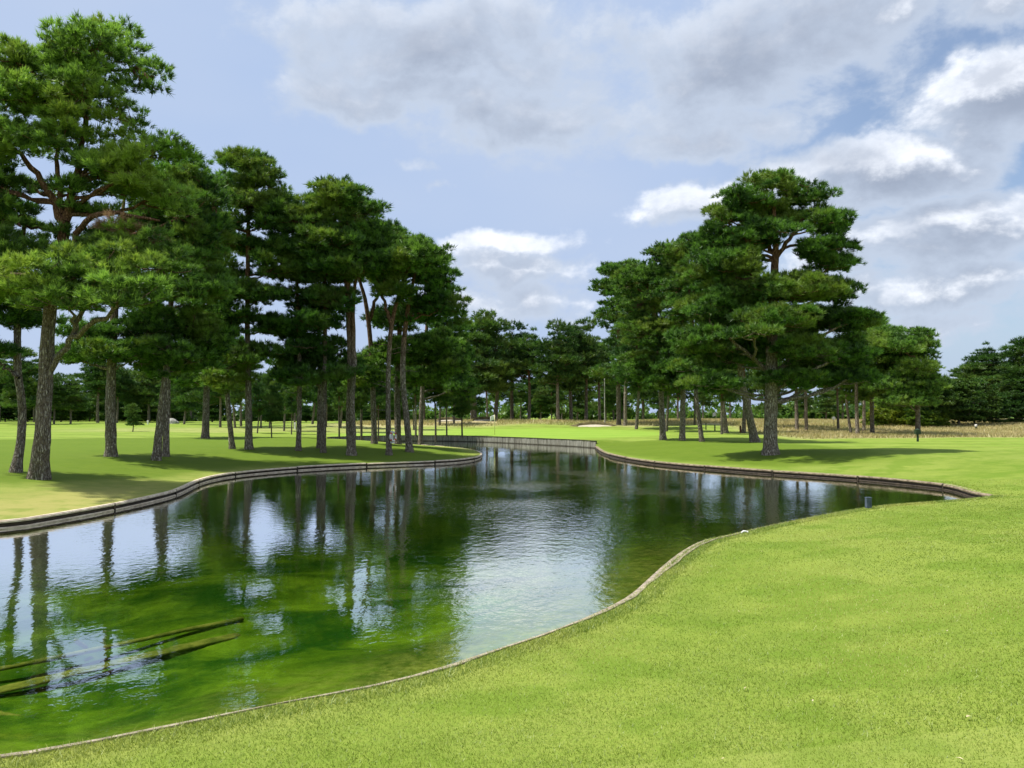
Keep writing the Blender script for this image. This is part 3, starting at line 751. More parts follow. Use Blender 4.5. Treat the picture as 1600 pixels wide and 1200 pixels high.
NEAR_T = (.23, .030, 20, .20)
MIDT = (.30, .046, 14, .25)
G1 = 'pines standing on the left bank'; G2 = 'pines standing right of the pond'
SCALE_T = 1.0
pine((60, 748), [(60, 748, 34), (66, 690, 28), (68, 640, 26), (72, 580, 26), (76, 500, 23), (86, 430, 22), (98, 380, 22), (102, 335, 20)],
     [(145, 72, 60, 30), (205, 108, 40, 34), (95, 85, 45, 26), (25, 95, 48, 30), (45, 150, 65, 30), (130, 148, 60, 36), (205, 190, 42, 32), (90, 215, 60, 32), (10, 215, 45, 35),
      (248, 232, 44, 22), (160, 255, 45, 18), (-35, 280, 55, 40), (205, 270, 45, 22), (20, 385, 50, 20), (50, 430, 85, 28, -2.5), (150, 415, 75, 34, -2), (215, 385, 60, 28, -1), (255, 420, 50, 26, -2), (200, 455, 60, 24, -3),
      (110, 470, 75, 18, -2.5), (10, 445, 55, 24, -1.5), (150, 330, 30, 14, 1), (55, 292, 26, 9, 1.6), (128, 292, 24, 9, 1.8), (25, 345, 30, 10, 1.2), (180, 300, 26, 10, 1.5), (250, 310, 45, 22, 1), (110, 380, 40, 16, 2), (-40, 400, 60, 40)],
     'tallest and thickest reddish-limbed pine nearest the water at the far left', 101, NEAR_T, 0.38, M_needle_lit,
     forks=[[(102, 345, 15), (118, 280, 11), (133, 200, 8), (150, 90, 3)], [(100, 350, 13), (72, 290, 10), (40, 250, 8), (5, 215, 4)],
            [(104, 405, 10), (125, 355, 9, -.5), (150, 330, 8, -1), (200, 335, 6, -1.2), (250, 345, 3, -1)], [(76, 582, 10), (105, 540, 9, -.4), (125, 498, 8, -.8), (135, 465, 5, -1)],
            [(98, 335, 10), (92, 260, 7, .5), (80, 170, 3, .8)], [(118, 285, 7), (160, 240, 5, .4), (230, 225, 2.5, .5)]],
     group=G1, cover=0.53, dead=[(185, 350, 35, 14), (225, 365, 34, 14)])
pine((24, 738), [(24, 738, 18), (32, 700, 16), (35, 650, 15), (34, 625, 14), (28, 590, 14), (27, 540, 13), (28, 480, 12), (33, 410, 10), (38, 350, 7)],
     [(5, 480, 50, 20), (-45, 430, 60, 40), (-40, 340, 55, 45), (55, 500, 40, 14, 1.5), (-20, 545, 40, 14), (25, 330, 35, 20, 1)],
     'slim crooked pine at the left edge behind the thick one', 102, (.25, .034, 18, .21), 0.37, M_needle, group=G1, cover=0.47,
     forks=[[(29, 590, 6), (10, 575, 4), (-10, 560, 3)]])
pine((174, 713), [(174, 713, 20), (172, 640, 18), (174, 580, 16), (178, 500, 14), (181, 440, 12), (188, 370, 9), (195, 300, 5)],
     [(175, 548, 60, 14), (140, 520, 40, 14), (228, 520, 45, 22), (235, 285, 50, 26), (285, 270, 40, 28), (250, 345, 55, 26), (300, 330, 42, 34), (215, 560, 40, 14), (190, 400, 60, 24), (125, 560, 35, 12)],
     'stout straight dark pine with reddish upper trunk, right of the far left pair', 103, (.26, .038, 16, .22), 0.40, M_needle, group=G1, cover=0.53)
pine((244, 719), [(244, 719, 15), (250, 660, 14), (257, 600, 12), (264, 540, 10), (268, 460, 9), (272, 380, 7)],
     [(262, 548, 42, 18), (300, 512, 42, 22), (245, 490, 40, 20), (300, 462, 46, 24), (285, 400, 50, 28), (325, 440, 36, 28), (270, 580, 30, 10)],
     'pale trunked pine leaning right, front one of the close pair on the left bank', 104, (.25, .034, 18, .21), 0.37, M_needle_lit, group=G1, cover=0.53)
pine((259, 713), [(259, 713, 12), (260, 660, 12), (262, 600, 11), (264, 540, 9), (270, 440, 8), (290, 330, 5)],
     [(300, 560, 38, 20), (325, 530, 38, 22), (325, 375, 40, 32), (305, 300, 38, 26), (335, 320, 30, 30), (240, 575, 32, 14)],
     'darker upright pine close behind the right leaning pale trunk', 105, MIDT, 0.40, M_needle, group=G1, cover=0.53)
pine((321, 685), [(321, 685, 14), (322, 640, 12), (324, 560, 10), (328, 450, 8), (335, 370, 5)],
     [(330, 575, 48, 18), (295, 590, 42, 14), (350, 540, 40, 18), (325, 500, 45, 20), (335, 455, 42, 22), (325, 405, 38, 22), (340, 350, 32, 26)],
     'sturdy pine well back on the lawn right of the pale pair', 106, (.40, .065, 12, .32), 0.56, M_needle, group=G1, cover=0.50)
pine((363, 701), [(363, 701, 10), (357, 640, 9), (354, 600, 9), (352, 520, 8), (356, 440, 5)],
     [(348, 592, 38, 16), (372, 562, 36, 14), (345, 510, 38, 18), (362, 455, 34, 20), (335, 560, 30, 14)],
     'thin slightly bent pine just left of the tallest slender one', 107, MIDT, 0.38, M_needle, group=G1, cover=0.47)
pine((389, 702), [(389, 702, 14), (388, 600, 11), (386, 480, 9), (388, 380, 8), (388, 300, 6), (386, 250, 3)],
     [(380, 252, 36, 14), (405, 272, 36, 18), (352, 286, 28, 16), (425, 300, 26, 18), (385, 312, 46, 14), (345, 345, 36, 14), (422, 345, 38, 16), (388, 388, 50, 13), (350, 425, 36, 14), (428, 420, 36, 14),
      (405, 462, 42, 14), (425, 512, 36, 15), (365, 495, 36, 14), (395, 550, 42, 14)],
     'tallest slender pine in the left group with tiered open pads and a pointed top', 108, MIDT, 0.38, M_needle, group=G1, cover=0.57)
pine((466, 704), [(466, 704, 10), (468, 640, 9), (468, 560, 8), (465, 480, 7), (463, 420, 6), (466, 360, 4)],
     [(455, 345, 45, 24), (445, 388, 46, 18), (492, 398, 38, 22), (432, 330, 34, 22), (470, 430, 40, 14), (480, 350, 30, 20)],
     'very thin straight bare pine between the pointed pine and the orange trunk', 109, MIDT, 0.40, M_needle, group=G1, cover=0.57, bare=6)
pine((505, 707), [(505, 707, 10), (506, 640, 10), (508, 560, 8), (508, 480, 7), (505, 410, 5)],
     [(505, 545, 48, 20), (535, 580, 36, 14), (490, 505, 42, 18), (520, 470, 40, 18), (510, 425, 45, 18), (470, 590, 34, 14)],
     'front one of two thin grey trunks touching left of the orange pine', 110, MIDT, 0.40, M_needle, group=G1, cover=0.53)
pine((498, 700), [(498, 700, 8), (499, 640, 8), (500, 560, 7), (495, 470, 6), (488, 400, 4)],
     [(475, 560, 42, 18), (480, 470, 40, 20), (488, 410, 36, 20), (455, 520, 34, 18)],
     'rear one of two thin grey trunks touching left of the orange pine', 111, MIDT, 0.43, M_needle, group=G1, cover=0.53)
pine((549, 711), [(549, 711, 17), (546, 640, 15), (549, 580, 13), (546, 500, 13), (543, 440, 13), (538, 390, 9), (532, 335, 5)],
     [(530, 306, 44, 18), (505, 335, 36, 20), (562, 335, 40, 24), (520, 378, 56, 20), (575, 378, 40, 22), (545, 415, 56, 18), (490, 408, 36, 18), (590, 412, 30, 16)],
     'orange-barked twin-stemmed tall pine in the middle of the left group', 112, MIDT, 0.40, M_needle, group=G1, cover=0.60, forks=[[(552, 708, 9), (551, 640, 8, -.3), (553, 560, 7, -.3), (552, 470, 6), (560, 400, 4)]])
pine((585, 693), [(585, 693, 11), (583, 620, 10), (580, 540, 9), (572, 470, 8), (562, 440, 6), (555, 400, 4)],
     [(605, 380, 38, 20), (622, 402, 40, 22), (588, 432, 40, 14), (560, 400, 34, 18), (600, 560, 36, 18), (575, 590, 30, 14)],
     'dark forked pine behind the gap right of the orange trunk', 113, (.34, .056, 12, .28), 0.43, M_needle, group=G1, cover=0.57, forks=[[(576, 500, 6), (590, 460, 5), (610, 410, 3)]])
pine((608, 711), [(608, 711, 11), (606, 640, 9), (607, 560, 9), (612, 500, 8), (625, 455, 6), (640, 410, 4)],
     [(622, 452, 32, 16), (650, 402, 44, 22), (605, 418, 36, 16), (675, 400, 24, 16)],
     'pale grey pine carrying the life ring, near the tip of the grassy point', 114, MIDT, 0.38, M_needle, group=G1, cover=0.60, bare=12, forks=[[(611, 505, 6), (600, 470, 5), (588, 430, 3)]])
pine((640, 706), [(640, 706, 14), (636, 660, 11), (629, 600, 11), (630, 540, 10), (637, 480, 8), (650, 420, 5)],
     [(660, 425, 40, 20), (686, 440, 24, 22), (640, 388, 40, 18), (692, 480, 28, 22), (660, 485, 42, 20), (600, 365, 30, 14)],
     'thick wavy pine with bare dead side twigs, last big trunk before the tip', 115, MIDT, 0.38, M_needle, group=G1, cover=0.64, bare=12)
pine((622, 694), [(622, 694, 12), (620, 600, 11), (624, 520, 9), (630, 440, 6)],
     [(640, 545, 48, 20), (682, 540, 38, 20), (700, 570, 30, 20), (650, 592, 42, 14), (610, 500, 36, 20)],
     'dark pine hidden between the life ring tree and the wavy one', 116, (.34, .056, 12, .28), 0.46, M_needle, group=G1, cover=0.60)
pine((657, 694), [(657, 694, 9), (659, 620, 8), (664, 540, 7), (672, 460, 5)],
     [(700, 515, 28, 20), (710, 555, 22, 22), (692, 600, 40, 18), (718, 605, 20, 16), (672, 562, 40, 20), (690, 460, 22, 24)],
     'thin dark pine at the right end of the left group, over the point', 117, (.34, .056, 12, .28), 0.46, M_needle, group=G1, cover=0.64)

# right group
pine((1204, 710), [(1204, 710, 27), (1204, 660, 24), (1205, 600, 23), (1206, 540, 21), (1208, 470, 18), (1211, 410, 14), (1213, 370, 10), (1208, 320, 6), (1206, 285, 3)],
     [(1205, 288, 40, 14), (1165, 312, 34, 16), (1255, 308, 36, 18), (1292, 348, 36, 18), (1312, 362, 20, 12), (1215, 335, 55, 16), (1222, 362, 42, 11, -1.6), (1180, 352, 30, 10, -1.2), (1130, 342, 32, 20), (1112, 372, 30, 20), (1160, 372, 45, 16), (1285, 388, 38, 16),
      (1300, 415, 32, 12), (1140, 412, 46, 20), (1100, 420, 36, 20), (1220, 452, 70, 20, -2), (1165, 460, 55, 20), (1270, 455, 55, 18), (1312, 455, 28, 16), (1150, 500, 55, 20), (1210, 500, 60, 16, -3), (1290, 500, 56, 20), (1330, 500, 34, 20),
      (1110, 480, 42, 20), (1092, 530, 46, 20), (1185, 545, 55, 15), (1262, 550, 56, 20), (1325, 550, 44, 20), (1130, 562, 46, 16), (1290, 592, 56, 14), (1240, 590, 50, 12), (1120, 600, 40, 12), (1340, 590, 34, 12), (1180, 520, 40, 12, -4)],
     'huge broad lone pine with layered crown on the right bank', 201, (.27, .038, 17, .215), 0.42, M_needle, group=G2, cover=0.60,
     forks=[[(1211, 405, 8), (1240, 365, 6, -.4), (1268, 325, 3, -.5)], [(1211, 400, 8), (1190, 368, 6, .4), (1155, 330, 3, .5)], [(1206, 590, 9), (1250, 545, 6, -.8), (1310, 510, 3, -1.5)], [(1205, 585, 8), (1160, 545, 6, -.6), (1110, 505, 3, -1)],
            [(1206, 620, 7), (1235, 590, 5, -.8), (1275, 575, 3, -1.5)], [(1208, 470, 8), (1250, 440, 5, .6), (1300, 420, 2.5, 1)]])
pine((1180, 691), [(1180, 691, 17), (1172, 655, 14), (1161, 605, 12), (1154, 560, 10), (1148, 500, 8), (1142, 430, 5)],
     [(1150, 440, 36, 22), (1118, 452, 36, 22), (1140, 395, 34, 18), (1175, 560, 40, 14)],
     'strongly leaning pine trunk just left of the huge broad one', 202, MIDT, 0.43, M_needle, group=G2, cover=0.53)
pine((1097, 690), [(1097, 690, 9), (1090, 640, 8), (1085, 590, 7), (1084, 520, 6), (1075, 430, 4)],
     [(1085, 575, 42, 18), (1100, 545, 40, 18), (1072, 482, 40, 20), (1085, 430, 38, 18), (1060, 392, 28, 14), (1090, 385, 26, 16)],
     'thin slanting pine right of the two upright ones on the right bank', 203, MIDT, 0.42, M_needle, group=G2, cover=0.57)
pine((1066, 688), [(1066, 688, 11), (1067, 620, 10), (1068, 560, 8), (1065, 480, 6), (1058, 410, 4)],
     [(1065, 565, 45, 20), (1050, 522, 38, 22), (1058, 452, 42, 22), (1052, 402, 36, 16), (1050, 600, 36, 12)],
     'upright pine, middle one of the three trunks left of the leaning pine', 204, MIDT, 0.42, M_needle, group=G2, cover=0.57)
pine((1036, 687), [(1036, 687, 12), (1033, 620, 10), (1030, 550, 8), (1020, 470, 6), (1005, 430, 4)],
     [(1022, 432, 36, 16), (985, 440, 34, 18), (1000, 475, 40, 20), (1010, 522, 42, 22), (1032, 585, 42, 18), (1005, 572, 38, 18)],
     'upright pine nearest the end of the plank wall on the right bank', 205, MIDT, 0.42, M_needle, group=G2, cover=0.57)
pine((1134, 677), [(1134, 677, 10), (1128, 620, 8), (1122, 570, 7), (1115, 500, 5)],
     [(1115, 575, 42, 18), (1135, 530, 40, 22), (1110, 480, 36, 24)],
     'pale pine at the edge of the tall dry grass left of the leaning trunk', 206, (.36, .06, 12, .30), 0.50, M_needle, group=G2, cover=0.53)
pine((967, 665), [(967, 665, 9), (966, 600, 8), (966, 520, 6), (968, 440, 4)],
     [(966, 425, 30, 14), (950, 450, 20, 16), (978, 462, 36, 18), (952, 495, 22, 14), (972, 535, 38, 20), (990, 585, 36, 18), (958, 580, 30, 14), (1000, 520, 30, 24)],
     'tall feathery pine at the left end of the right group, above the wall end', 207, (.46, .09, 11, .38), 0.68, M_needle, group=G2, cover=0.50)
pine((977, 666), [(977, 666, 6), (977, 600, 6), (985, 520, 5), (995, 450, 3)],
     [(1000, 430, 36, 14), (1020, 470, 36, 20), (1000, 560, 36, 18), (1030, 540, 34, 22)],
     'thin reddish pine beside the tall feathery one at the right group\'s left end', 208, (.46, .09, 11, .38), 0.68, M_needle, group=G2, cover=0.50)
pine((1363, 679), [(1363, 679, 8), (1362, 620, 7), (1364, 560, 6), (1370, 520, 4)],
     [(1372, 530, 40, 18), (1388, 562, 44, 18), (1350, 590, 40, 14), (1345, 618, 26, 8), (1362, 508, 26, 12), (1405, 590, 34, 12)],
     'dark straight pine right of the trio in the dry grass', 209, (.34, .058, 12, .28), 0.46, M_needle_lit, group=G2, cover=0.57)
for k, (px, py, w, tx) in enumerate([(1330, 679, 5, 1322), (1340, 680, 7, 1338), (1350, 676, 6, 1350)]):
    pine((px, py), [(px, py, w), (tx, 630, w-.5), (tx, 580, w-2)], [[(1312, 590, 30, 14), (1325, 565, 30, 14)], [(1338, 600, 28, 10), (1335, 560, 30, 16)], [(1356, 585, 26, 12), (1350, 550, 30, 14)]][k],
         ['leftmost leaning stem of the pine trio in the dry grass', 'middle stem of the pine trio in the dry grass', 'right stem of the pine trio in the dry grass'][k], 210+k, (.34, .058, 12, .28), 0.46, M_needle, group=G2, cover=0.53)
pine((1434, 681), [(1434, 681, 9), (1434, 610, 8), (1436, 560, 6), (1437, 525, 3)],
     [(1436, 522, 20, 10), (1408, 542, 38, 12), (1446, 548, 18, 14), (1388, 530, 30, 14), (1430, 578, 36, 14), (1400, 600, 42, 14), (1445, 606, 30, 12), (1420, 628, 42, 10)],
     'pine standing alone on the right beside the dark green post', 213, (.34, .058, 12, .28), 0.45, M_needle_lit, group=G2, cover=0.57)

# ------------------------------------------------------------------ background trees (prototypes copied)
def proto_pine(seed, H, crown0, R, npad, lean=.0, mat=None, tuft=(.58, .11, 9, .45), padr=1.2):
    rg = np.random.default_rng(seed)
    top = np.array([lean*H*.1, 0, H*.97]); q = spline([np.array([0, 0, -.3, .017*H+.04]), np.array([rg.normal()*.2, rg.normal()*.2, H*.35, .012*H+.03]), np.array([rg.normal()*.3, rg.normal()*.3, H*.7, .008*H+.02]), np.append(top, .03)], 26)
    lines = [(q[:, :3], q[:, 3], 8)]
    def attach(z, c):
        h = np.hypot(*(q[:, :2]-c[:2]).T); k = np.argmin(np.abs(q[:, 2]-(z-.4*h))); return q[k, :3].copy()
    B = []
    for i in range(npad):
        t = (i+rg.uniform(0, 1))/npad; z = H*(crown0+(1-crown0)*t)*.97
        rr_ = R*(.55+.6*math.sin(math.pi*min(1, .25+t*.75)))*(1-.25*t); a_ = i*2.4+rg.uniform(-.5, .5); rad = rr_*rg.uniform(.25, .75)
        B.append((np.array([math.cos(a_)*rad+top[0]*t, math.sin(a_)*rad, z]), (rr_*.55, rr_*.55, H*.045)))
    (V, T, ti), br = crown_from_blobs(B, attach, rg, padr, tuft, .7)
    Vt, Ft = tubes_np(lines+br, rough=.05, seed=seed)
    return (Vt, Ft), (V, T, ti)
def proto_leafy(seed, H, R, mat, low=.15, n=26, tuft=(.32, .20, 7, .30)):
    rg = np.random.default_rng(seed)
    q = spline([np.array([0, 0, -.3, .02*H+.03]), np.array([.1, 0, H*.4, .015*H]), np.array([0, .1, H*.8, .02])], 14); lines = [(q[:, :3], q[:, 3], 7)]
    def attach(z, c): k = np.argmin(np.abs(q[:, 2]-(z-.3))); return q[k, :3].copy()
    B = []
    for i in range(n):
        t = (i+.5)/n; z = H*(low+(.93-low)*t); rr_ = R*math.sqrt(max(.05, 1-(2*t-.9)**2*.85)); a_ = i*2.4; rad = rr_*rg.uniform(.2, .8)
        B.append((np.array([math.cos(a_)*rad, math.sin(a_)*rad, z]), (R*.33, R*.33, R*.26)))
    (V, T, ti), br = crown_from_blobs(B, attach, rg, max(.35, R*.22), tuft, .8)
    Vt, Ft = tubes_np(lines+br, rough=.05, seed=seed); return (Vt, Ft), (V, T, ti)
PROTO = {}
def make_proto(key, fn, mat): PROTO[key] = [fn, mat, None]
for k, (sd_, H, c0, R, n, le) in enumerate([(1, 16, .42, 3.6, 20, 0), (2, 15, .50, 3.2, 16, .6), (3, 17, .36, 3.4, 24, -.5), (4, 14, .30, 3.8, 22, .3), (5, 16, .55, 3.9, 16, -.3), (6, 13, .22, 3.2, 24, 0)]):
    make_proto('p%d' % k, (proto_pine, (sd_, H, c0, R, n, le)), M_far)
make_proto('oak0', (proto_leafy, (31, 9, 4.2, M_oak)), M_oak)
make_proto('oak1', (proto_leafy, (32, 8, 3.6, M_oak)), M_oak)
make_proto('bush', (proto_leafy, (33, 2.2, 1.7, M_leafy, .02, 18, (.20, .13, 7, .17))), M_leafy)
HT = {'p0': 16, 'p1': 15, 'p2': 17, 'p3': 14, 'p4': 16, 'p5': 13, 'oak0': 9, 'oak1': 8, 'bush': 2.2}
def place(key, px, Y, H, label, group, cat='pine tree', name='pine_tree', rz=None, wide=1.):
    a_, _ = ray(px, HOR); X = a_*Y; z = gz(X, Y)
    pr_ = PROTO[key]; rn = random.Random(int(px*13+Y*7)); s = H/HT[key]
    root = empty(name, (X, Y, z), label, cat, group); root.rotation_euler = (0, 0, rn.uniform(0, 6.28) if rz is None else rz); root.scale = (s*wide, s*wide, s)
    if pr_[2] is None:
        (Vt, Ft), (V, T, ti) = pr_[0][0](*pr_[0][1])
        a = np_mesh('trunk', Vt, Ft, M_bark, root, True); b = np_mesh('crown', V, T, pr_[1], root, attrs={'tint': ti}); pr_[2] = (a, b)
    else:
        for q in pr_[2]: c = q.copy(); scene.collection.objects.link(c); c.parent = root
    return root
def Htop(py, Y): _, c_ = ray(800, py); return CAMZ + c_*Y - 1.1
# skyline trees behind the green (one by one)
SK = [(742, 118, 498, 'p3', 'bushy yellowish pine at the left end of the far row behind the flag'),
      (772, 122, 494, 'p2', 'tallest far pine with reddish trunk standing behind the flag'),
      (800, 128, 512, 'p0', 'far pine right of the tallest one behind the flag'),
      (826, 124, 522, 'p4', 'flat-topped far pine overhanging the gap right of the flag'),
      (872, 116, 514, 'p0', 'round-topped far pine just right of the sky gap'),
      (893, 122, 503, 'p2', 'highest far pine right of the sky gap'),
      (916, 126, 520, 'p4', 'far pine behind the bunker right of the sky gap'),
      (937, 130, 535, 'p1', 'slender far pine between the two halves of the wood'),
      (1545, 120, 546, 'p4', 'flat-topped pine on the skyline at the far right'),
      (1596, 112, 530, 'p1', 'highest pine cut by the right edge of the picture')]
for px, Y, ty, key, lab in SK: place(key, px, Y, Htop(ty, Y), lab, 'pines on the skyline', wide=1.05)
place('oak0', 843, 165, Htop(590, 165), 'round broadleaf tree far off in the gap behind the green', None, 'tree', 'broadleaf_tree')
rn = random.Random(77)
ORD = ['first', 'second', 'third', 'fourth', 'fifth', 'sixth', 'seventh', 'eighth', 'ninth', 'tenth', 'eleventh', 'twelfth', 'thirteenth', 'fourteenth', 'fifteenth', 'sixteenth', 'seventeenth', 'eighteenth', 'nineteenth', 'twentieth', 'twenty-first', 'twenty-second', 'twenty-third', 'twenty-fourth']
def belt(n, x0, x1, Y0, Y1, t0, t1, keys, label, group, cat='pine tree', name='pine_tree', wide=(.9, 1.2)):
    for i in range(n):
        px = x0+(x1-x0)*(i+rn.uniform(.15, .85))/n; Y = rn.uniform(Y0, Y1)
        place(rn.choice(keys), px, Y, Htop(rn.uniform(t0, t1), Y), label+', '+ORD[i]+' from the left', group, cat, name, wide=rn.uniform(*wide))
belt(13, -40, 330, 118, 150, 545, 600, ['p3', 'p5', 'p0'], 'low green distant pine beyond left fairway', 'distant pines beyond the left fairway')
belt(16, -20, 360, 155, 190, 560, 600, ['p5', 'p3', 'p2'], 'pine in the dark back row beyond left fairway', 'pines at the back of the left wood')
belt(14, 385, 735, 60, 84, 545, 590, ['p1', 'p4', 'p0', 'p2'], 'shaded pine behind the left bank group', 'shaded pines behind the left group', wide=(.6, .85))
belt(20, 330, 740, 88, 125, 535, 590, ['p0', 'p1', 'p2', 'p4'], 'dim pine deep in the left wood', 'pines deep in the wood on the left', wide=(.7, 1.))
belt(16, 690, 1010, 132, 160, 560, 610, ['p0', 'p1', 'p4', 'p5'], 'small distant pine behind the green', 'distant pines behind the green')
belt(9, 985, 1330, 78, 100, 480, 560, ['p0', 'p1', 'p2', 'p4'], 'pine behind the right bank group', 'pines behind the right group', wide=(.7, .95))
belt(12, 980, 1420, 115, 150, 565, 610, ['p3', 'p5', 'p0'], 'distant pine beyond the dry grass', 'distant pines beyond the dry grass')
belt(11, 1400, 1640, 105, 128, 558, 598, ['p5', 'p3'], 'dark full pine in the far right wood', 'dense wood trees at the far right', wide=(1.2, 1.5))
belt(8, 1430, 1660, 98, 108, 585, 625, ['oak0', 'oak1'], 'dark rounded broadleaf tree at far right', 'broadleaf trees in the far right wood', 'tree', 'broadleaf_tree', (1., 1.3))
belt(9, 380, 640, 128, 150, 622, 638, ['oak0', 'oak1'], 'low dark thicket tree behind the shaded trunks', 'low thicket trees behind the left group', 'tree', 'broadleaf_tree', (1.2, 1.7))
belt(10, -40, 340, 150, 165, 612, 632, ['oak0', 'oak1'], 'low broadleaf tree at the back of the left fairway', 'low broadleaf trees beyond the left fairway', 'tree', 'broadleaf_tree', (1.1, 1.6))
for px, Y, ty, w in [(1372, 100, 640, 1.2), (1392, 104, 634, 1.3), (1415, 100, 637, 1.2), (1440, 97, 640, 1.2), (1462, 98, 646, 1.2)]:
    place('bush', px, Y, Htop(ty, Y)-.1, {1372: 'leftmost bright yellow-green bush in the dry grass', 1392: 'tallest bright bush behind the dry grass left of the lone pine', 1415: 'bright bush just left of the lone right pine trunk',
          1440: 'bright bush hidden behind the lone right pine trunk', 1462: 'last low bright bush right of the lone pine trunk'}[px], 'bright bushes behind the dry grass', 'bush', 'bush', wide=w)
# far woodland mass that closes the view
rg = np.random.default_rng(5); n = 5200
xx = rg.uniform(-330, 330, n); yy = 225+rg.uniform(0, 60, n)+.0006*xx**2; hh = (4+3.0*np.sin(xx*.05)+2*np.sin(xx*.13+1)+4)*rg.uniform(.0, 1, n)**.7
hh = np.where(np.abs(xx-9) < 13, hh*.55, hh)
pp = np.stack([xx, yy, 1.0+hh], 1); oo = rg.normal(size=(n, 3))*.6+np.array([0, -.4, .6]); oo /= np.linalg.norm(oo, axis=1)[:, None]
n2_ = 9000; x2 = rg.uniform(-230, 150, n2_); y2 = rg.uniform(168, 188, n2_); h2 = (2.2+1.2*np.sin(x2*.11)+.8*np.sin(x2*.31+1))*rg.uniform(0, 1, n2_)**.8
kk = np.abs(x2/y2*1180+800-843) > 26; p2 = np.stack([x2, y2, 1.+h2], 1)[kk]; pp = np.concatenate([pp, p2]); oo = rg.normal(size=(len(pp), 3))*.6+np.array([0, -.4, .6]); oo /= np.linalg.norm(oo, axis=1)[:, None]
V, T, ti = tufts(pp, oo, 1.5, .75, 9, rg, 1.2)
tag(np_mesh('woodland', V, T, M_far, attrs={'tint': ti}), kind='stuff', label='distant woodland mass closing the view', cat='woodland')

# ------------------------------------------------------------------ grass
def blades(P2, h, w, rg, lean=.45, zoff=0.):
    n = len(P2); z = ground_z(P2)-.005+zoff
    a = rg.uniform(0, 2*np.pi, n); s = np.stack([np.cos(a), np.sin(a), np.zeros(n)], 1)*(w*.5)[:, None]
    b = np.column_stack([P2, z]); l = rg.normal(size=(n, 2))*lean*h[:, None]
    t = b + np.column_stack([l, h])
    V = np.stack([b-s, b+s, t], 1).reshape(-1, 3); T = np.arange(3*n).reshape(-1, 3)
    ti = np.repeat(rg.uniform(0, 1, n), 3) + np.tile([-.15, -.15, .1], n); return V, T, np.clip(ti, 0, 1)
rg = np.random.default_rng(9)
# near lawn: density falls with distance; only where it is land
def lawn_pts(n, r0, r1, pw):
    rr_ = r0+(r1-r0)*rg.uniform(0, 1, n)**pw; a_ = rg.uniform(-.72, .72, n); P_ = np.stack([np.sin(a_)*rr_, np.cos(a_)*rr_], 1)
    P_ = P_[~inside(P_)]; d, i = shore(P_); k = (d > .07) & (SEGID[i] != 3); return P_[k], d[k], rr_
P1, d1, _ = lawn_pts(900000, 2.6, 34, 2.1)
r1_ = np.hypot(*P1.T)
h1 = np.where(P1[:, 1] < TEE, .75, 1)*rg.uniform(.010, .030, len(P1))*(1+.8*np.exp(-(d1/.5)**2)); w1 = .0022+.0008*r1_*rg.uniform(.6, 1.2, len(P1))
V, T, ti = blades(P1, h1, w1, rg, .6)
tag(np_mesh('lawn_grass', V, T, M_lawn_blade, attrs={'tint': ti}), kind='stuff', label='short mown grass blades of the near lawn', cat='grass')
# longer grass over the kerb
ip = np.where(SEGID == 0)[0]; n = 42000; q = rg.uniform(0, len(ip)-1.001, n); i0 = ip[q.astype(int)]; f = (q % 1)[:, None]
pe = OUT[i0]*(1-f)+OUT[(i0+1) % n0]*f + NRM[i0]*rg.uniform(.05, .38, n)[:, None]; pe = pe[np.hypot(*pe.T) < 30]; pe = pe[(pe[:, 0] > -7)]
V, T, ti = blades(pe, rg.uniform(.02, .06, len(pe)), np.full(len(pe), .005)+.0004*np.hypot(*pe.T), rg, .7)
tag(np_mesh('bank_grass', V, T, M_sedge, attrs={'tint': ti}), kind='stuff', label='untrimmed pale grass leaning over the near kerb', cat='grass')
# tall dry grass
P1 = np.stack([rg.uniform(-60, 90, 420000), rg.uniform(60, 140, 420000)], 1)
_, rr_, _ = zones(P1); rr_ = np.where((P1[:, 0] < -24) | (rr_ < .3), 0, rr_); P1 = P1[rg.uniform(0, 1, len(P1)) < rr_*.75*np.where(P1[:, 1] < 106, 1, .8)]
for c_, rx_, ry_ in BUNK: P1 = P1[~((np.abs(P1[:, 0]-c_.x*P1[:, 1]/c_.y) < rx_*1.05) & (P1[:, 1] < c_.y+ry_*1.05) & (P1[:, 1] > c_.y-7))]
h_ = rg.uniform(.12, .40, len(P1))*np.where(P1[:, 1] > 100, 1.25, 1); V, T, ti = blades(P1, h_, rg.uniform(.05, .11, len(P1)), rg, .3)
tag(np_mesh('dry_grass', V, T, M_fescue, attrs={'tint': ti}), kind='stuff', label='tall tan dry grass behind the green and right of the pines', cat='grass')
# fallen leaves and specks on the near lawn
lf = MB(); rnl = random.Random(4)
LP = [(1303, 992), (1560, 981), (1105, 897), (1118, 886), (1095, 895), (1190, 864), (990, 992), (1165, 1080), (1270, 1100), (1480, 990), (1130, 1192), (1500, 1193), (905, 993)]
LP += [(rnl.uniform(650, 1590), rnl.uniform(870, 1190)) for _ in range(6)]
for (px, py) in LP:
    if py < 1190-(px-420)*.3+20 and px < 1000: continue
    c = hit(px, py); s = rnl.uniform(.006, .016); a = rnl.uniform(0, 6.28); u = Vector((math.cos(a), math.sin(a), 0)); w = Vector((-u.y, u.x, 0)); z = Vector((0, 0, .028))
    lf.add([c+z-u*s*1.6, c+z-w*s*.6+Vector((0, 0, s*.5)), c+z+u*s*1.6, c+z+w*s*.6+Vector((0, 0, s*.3))], [(0, 1, 2, 3)])
tag(lf.build('leaf_litter', M_litter), kind='stuff', label='scattered dry leaves on the near lawn', cat='leaves')

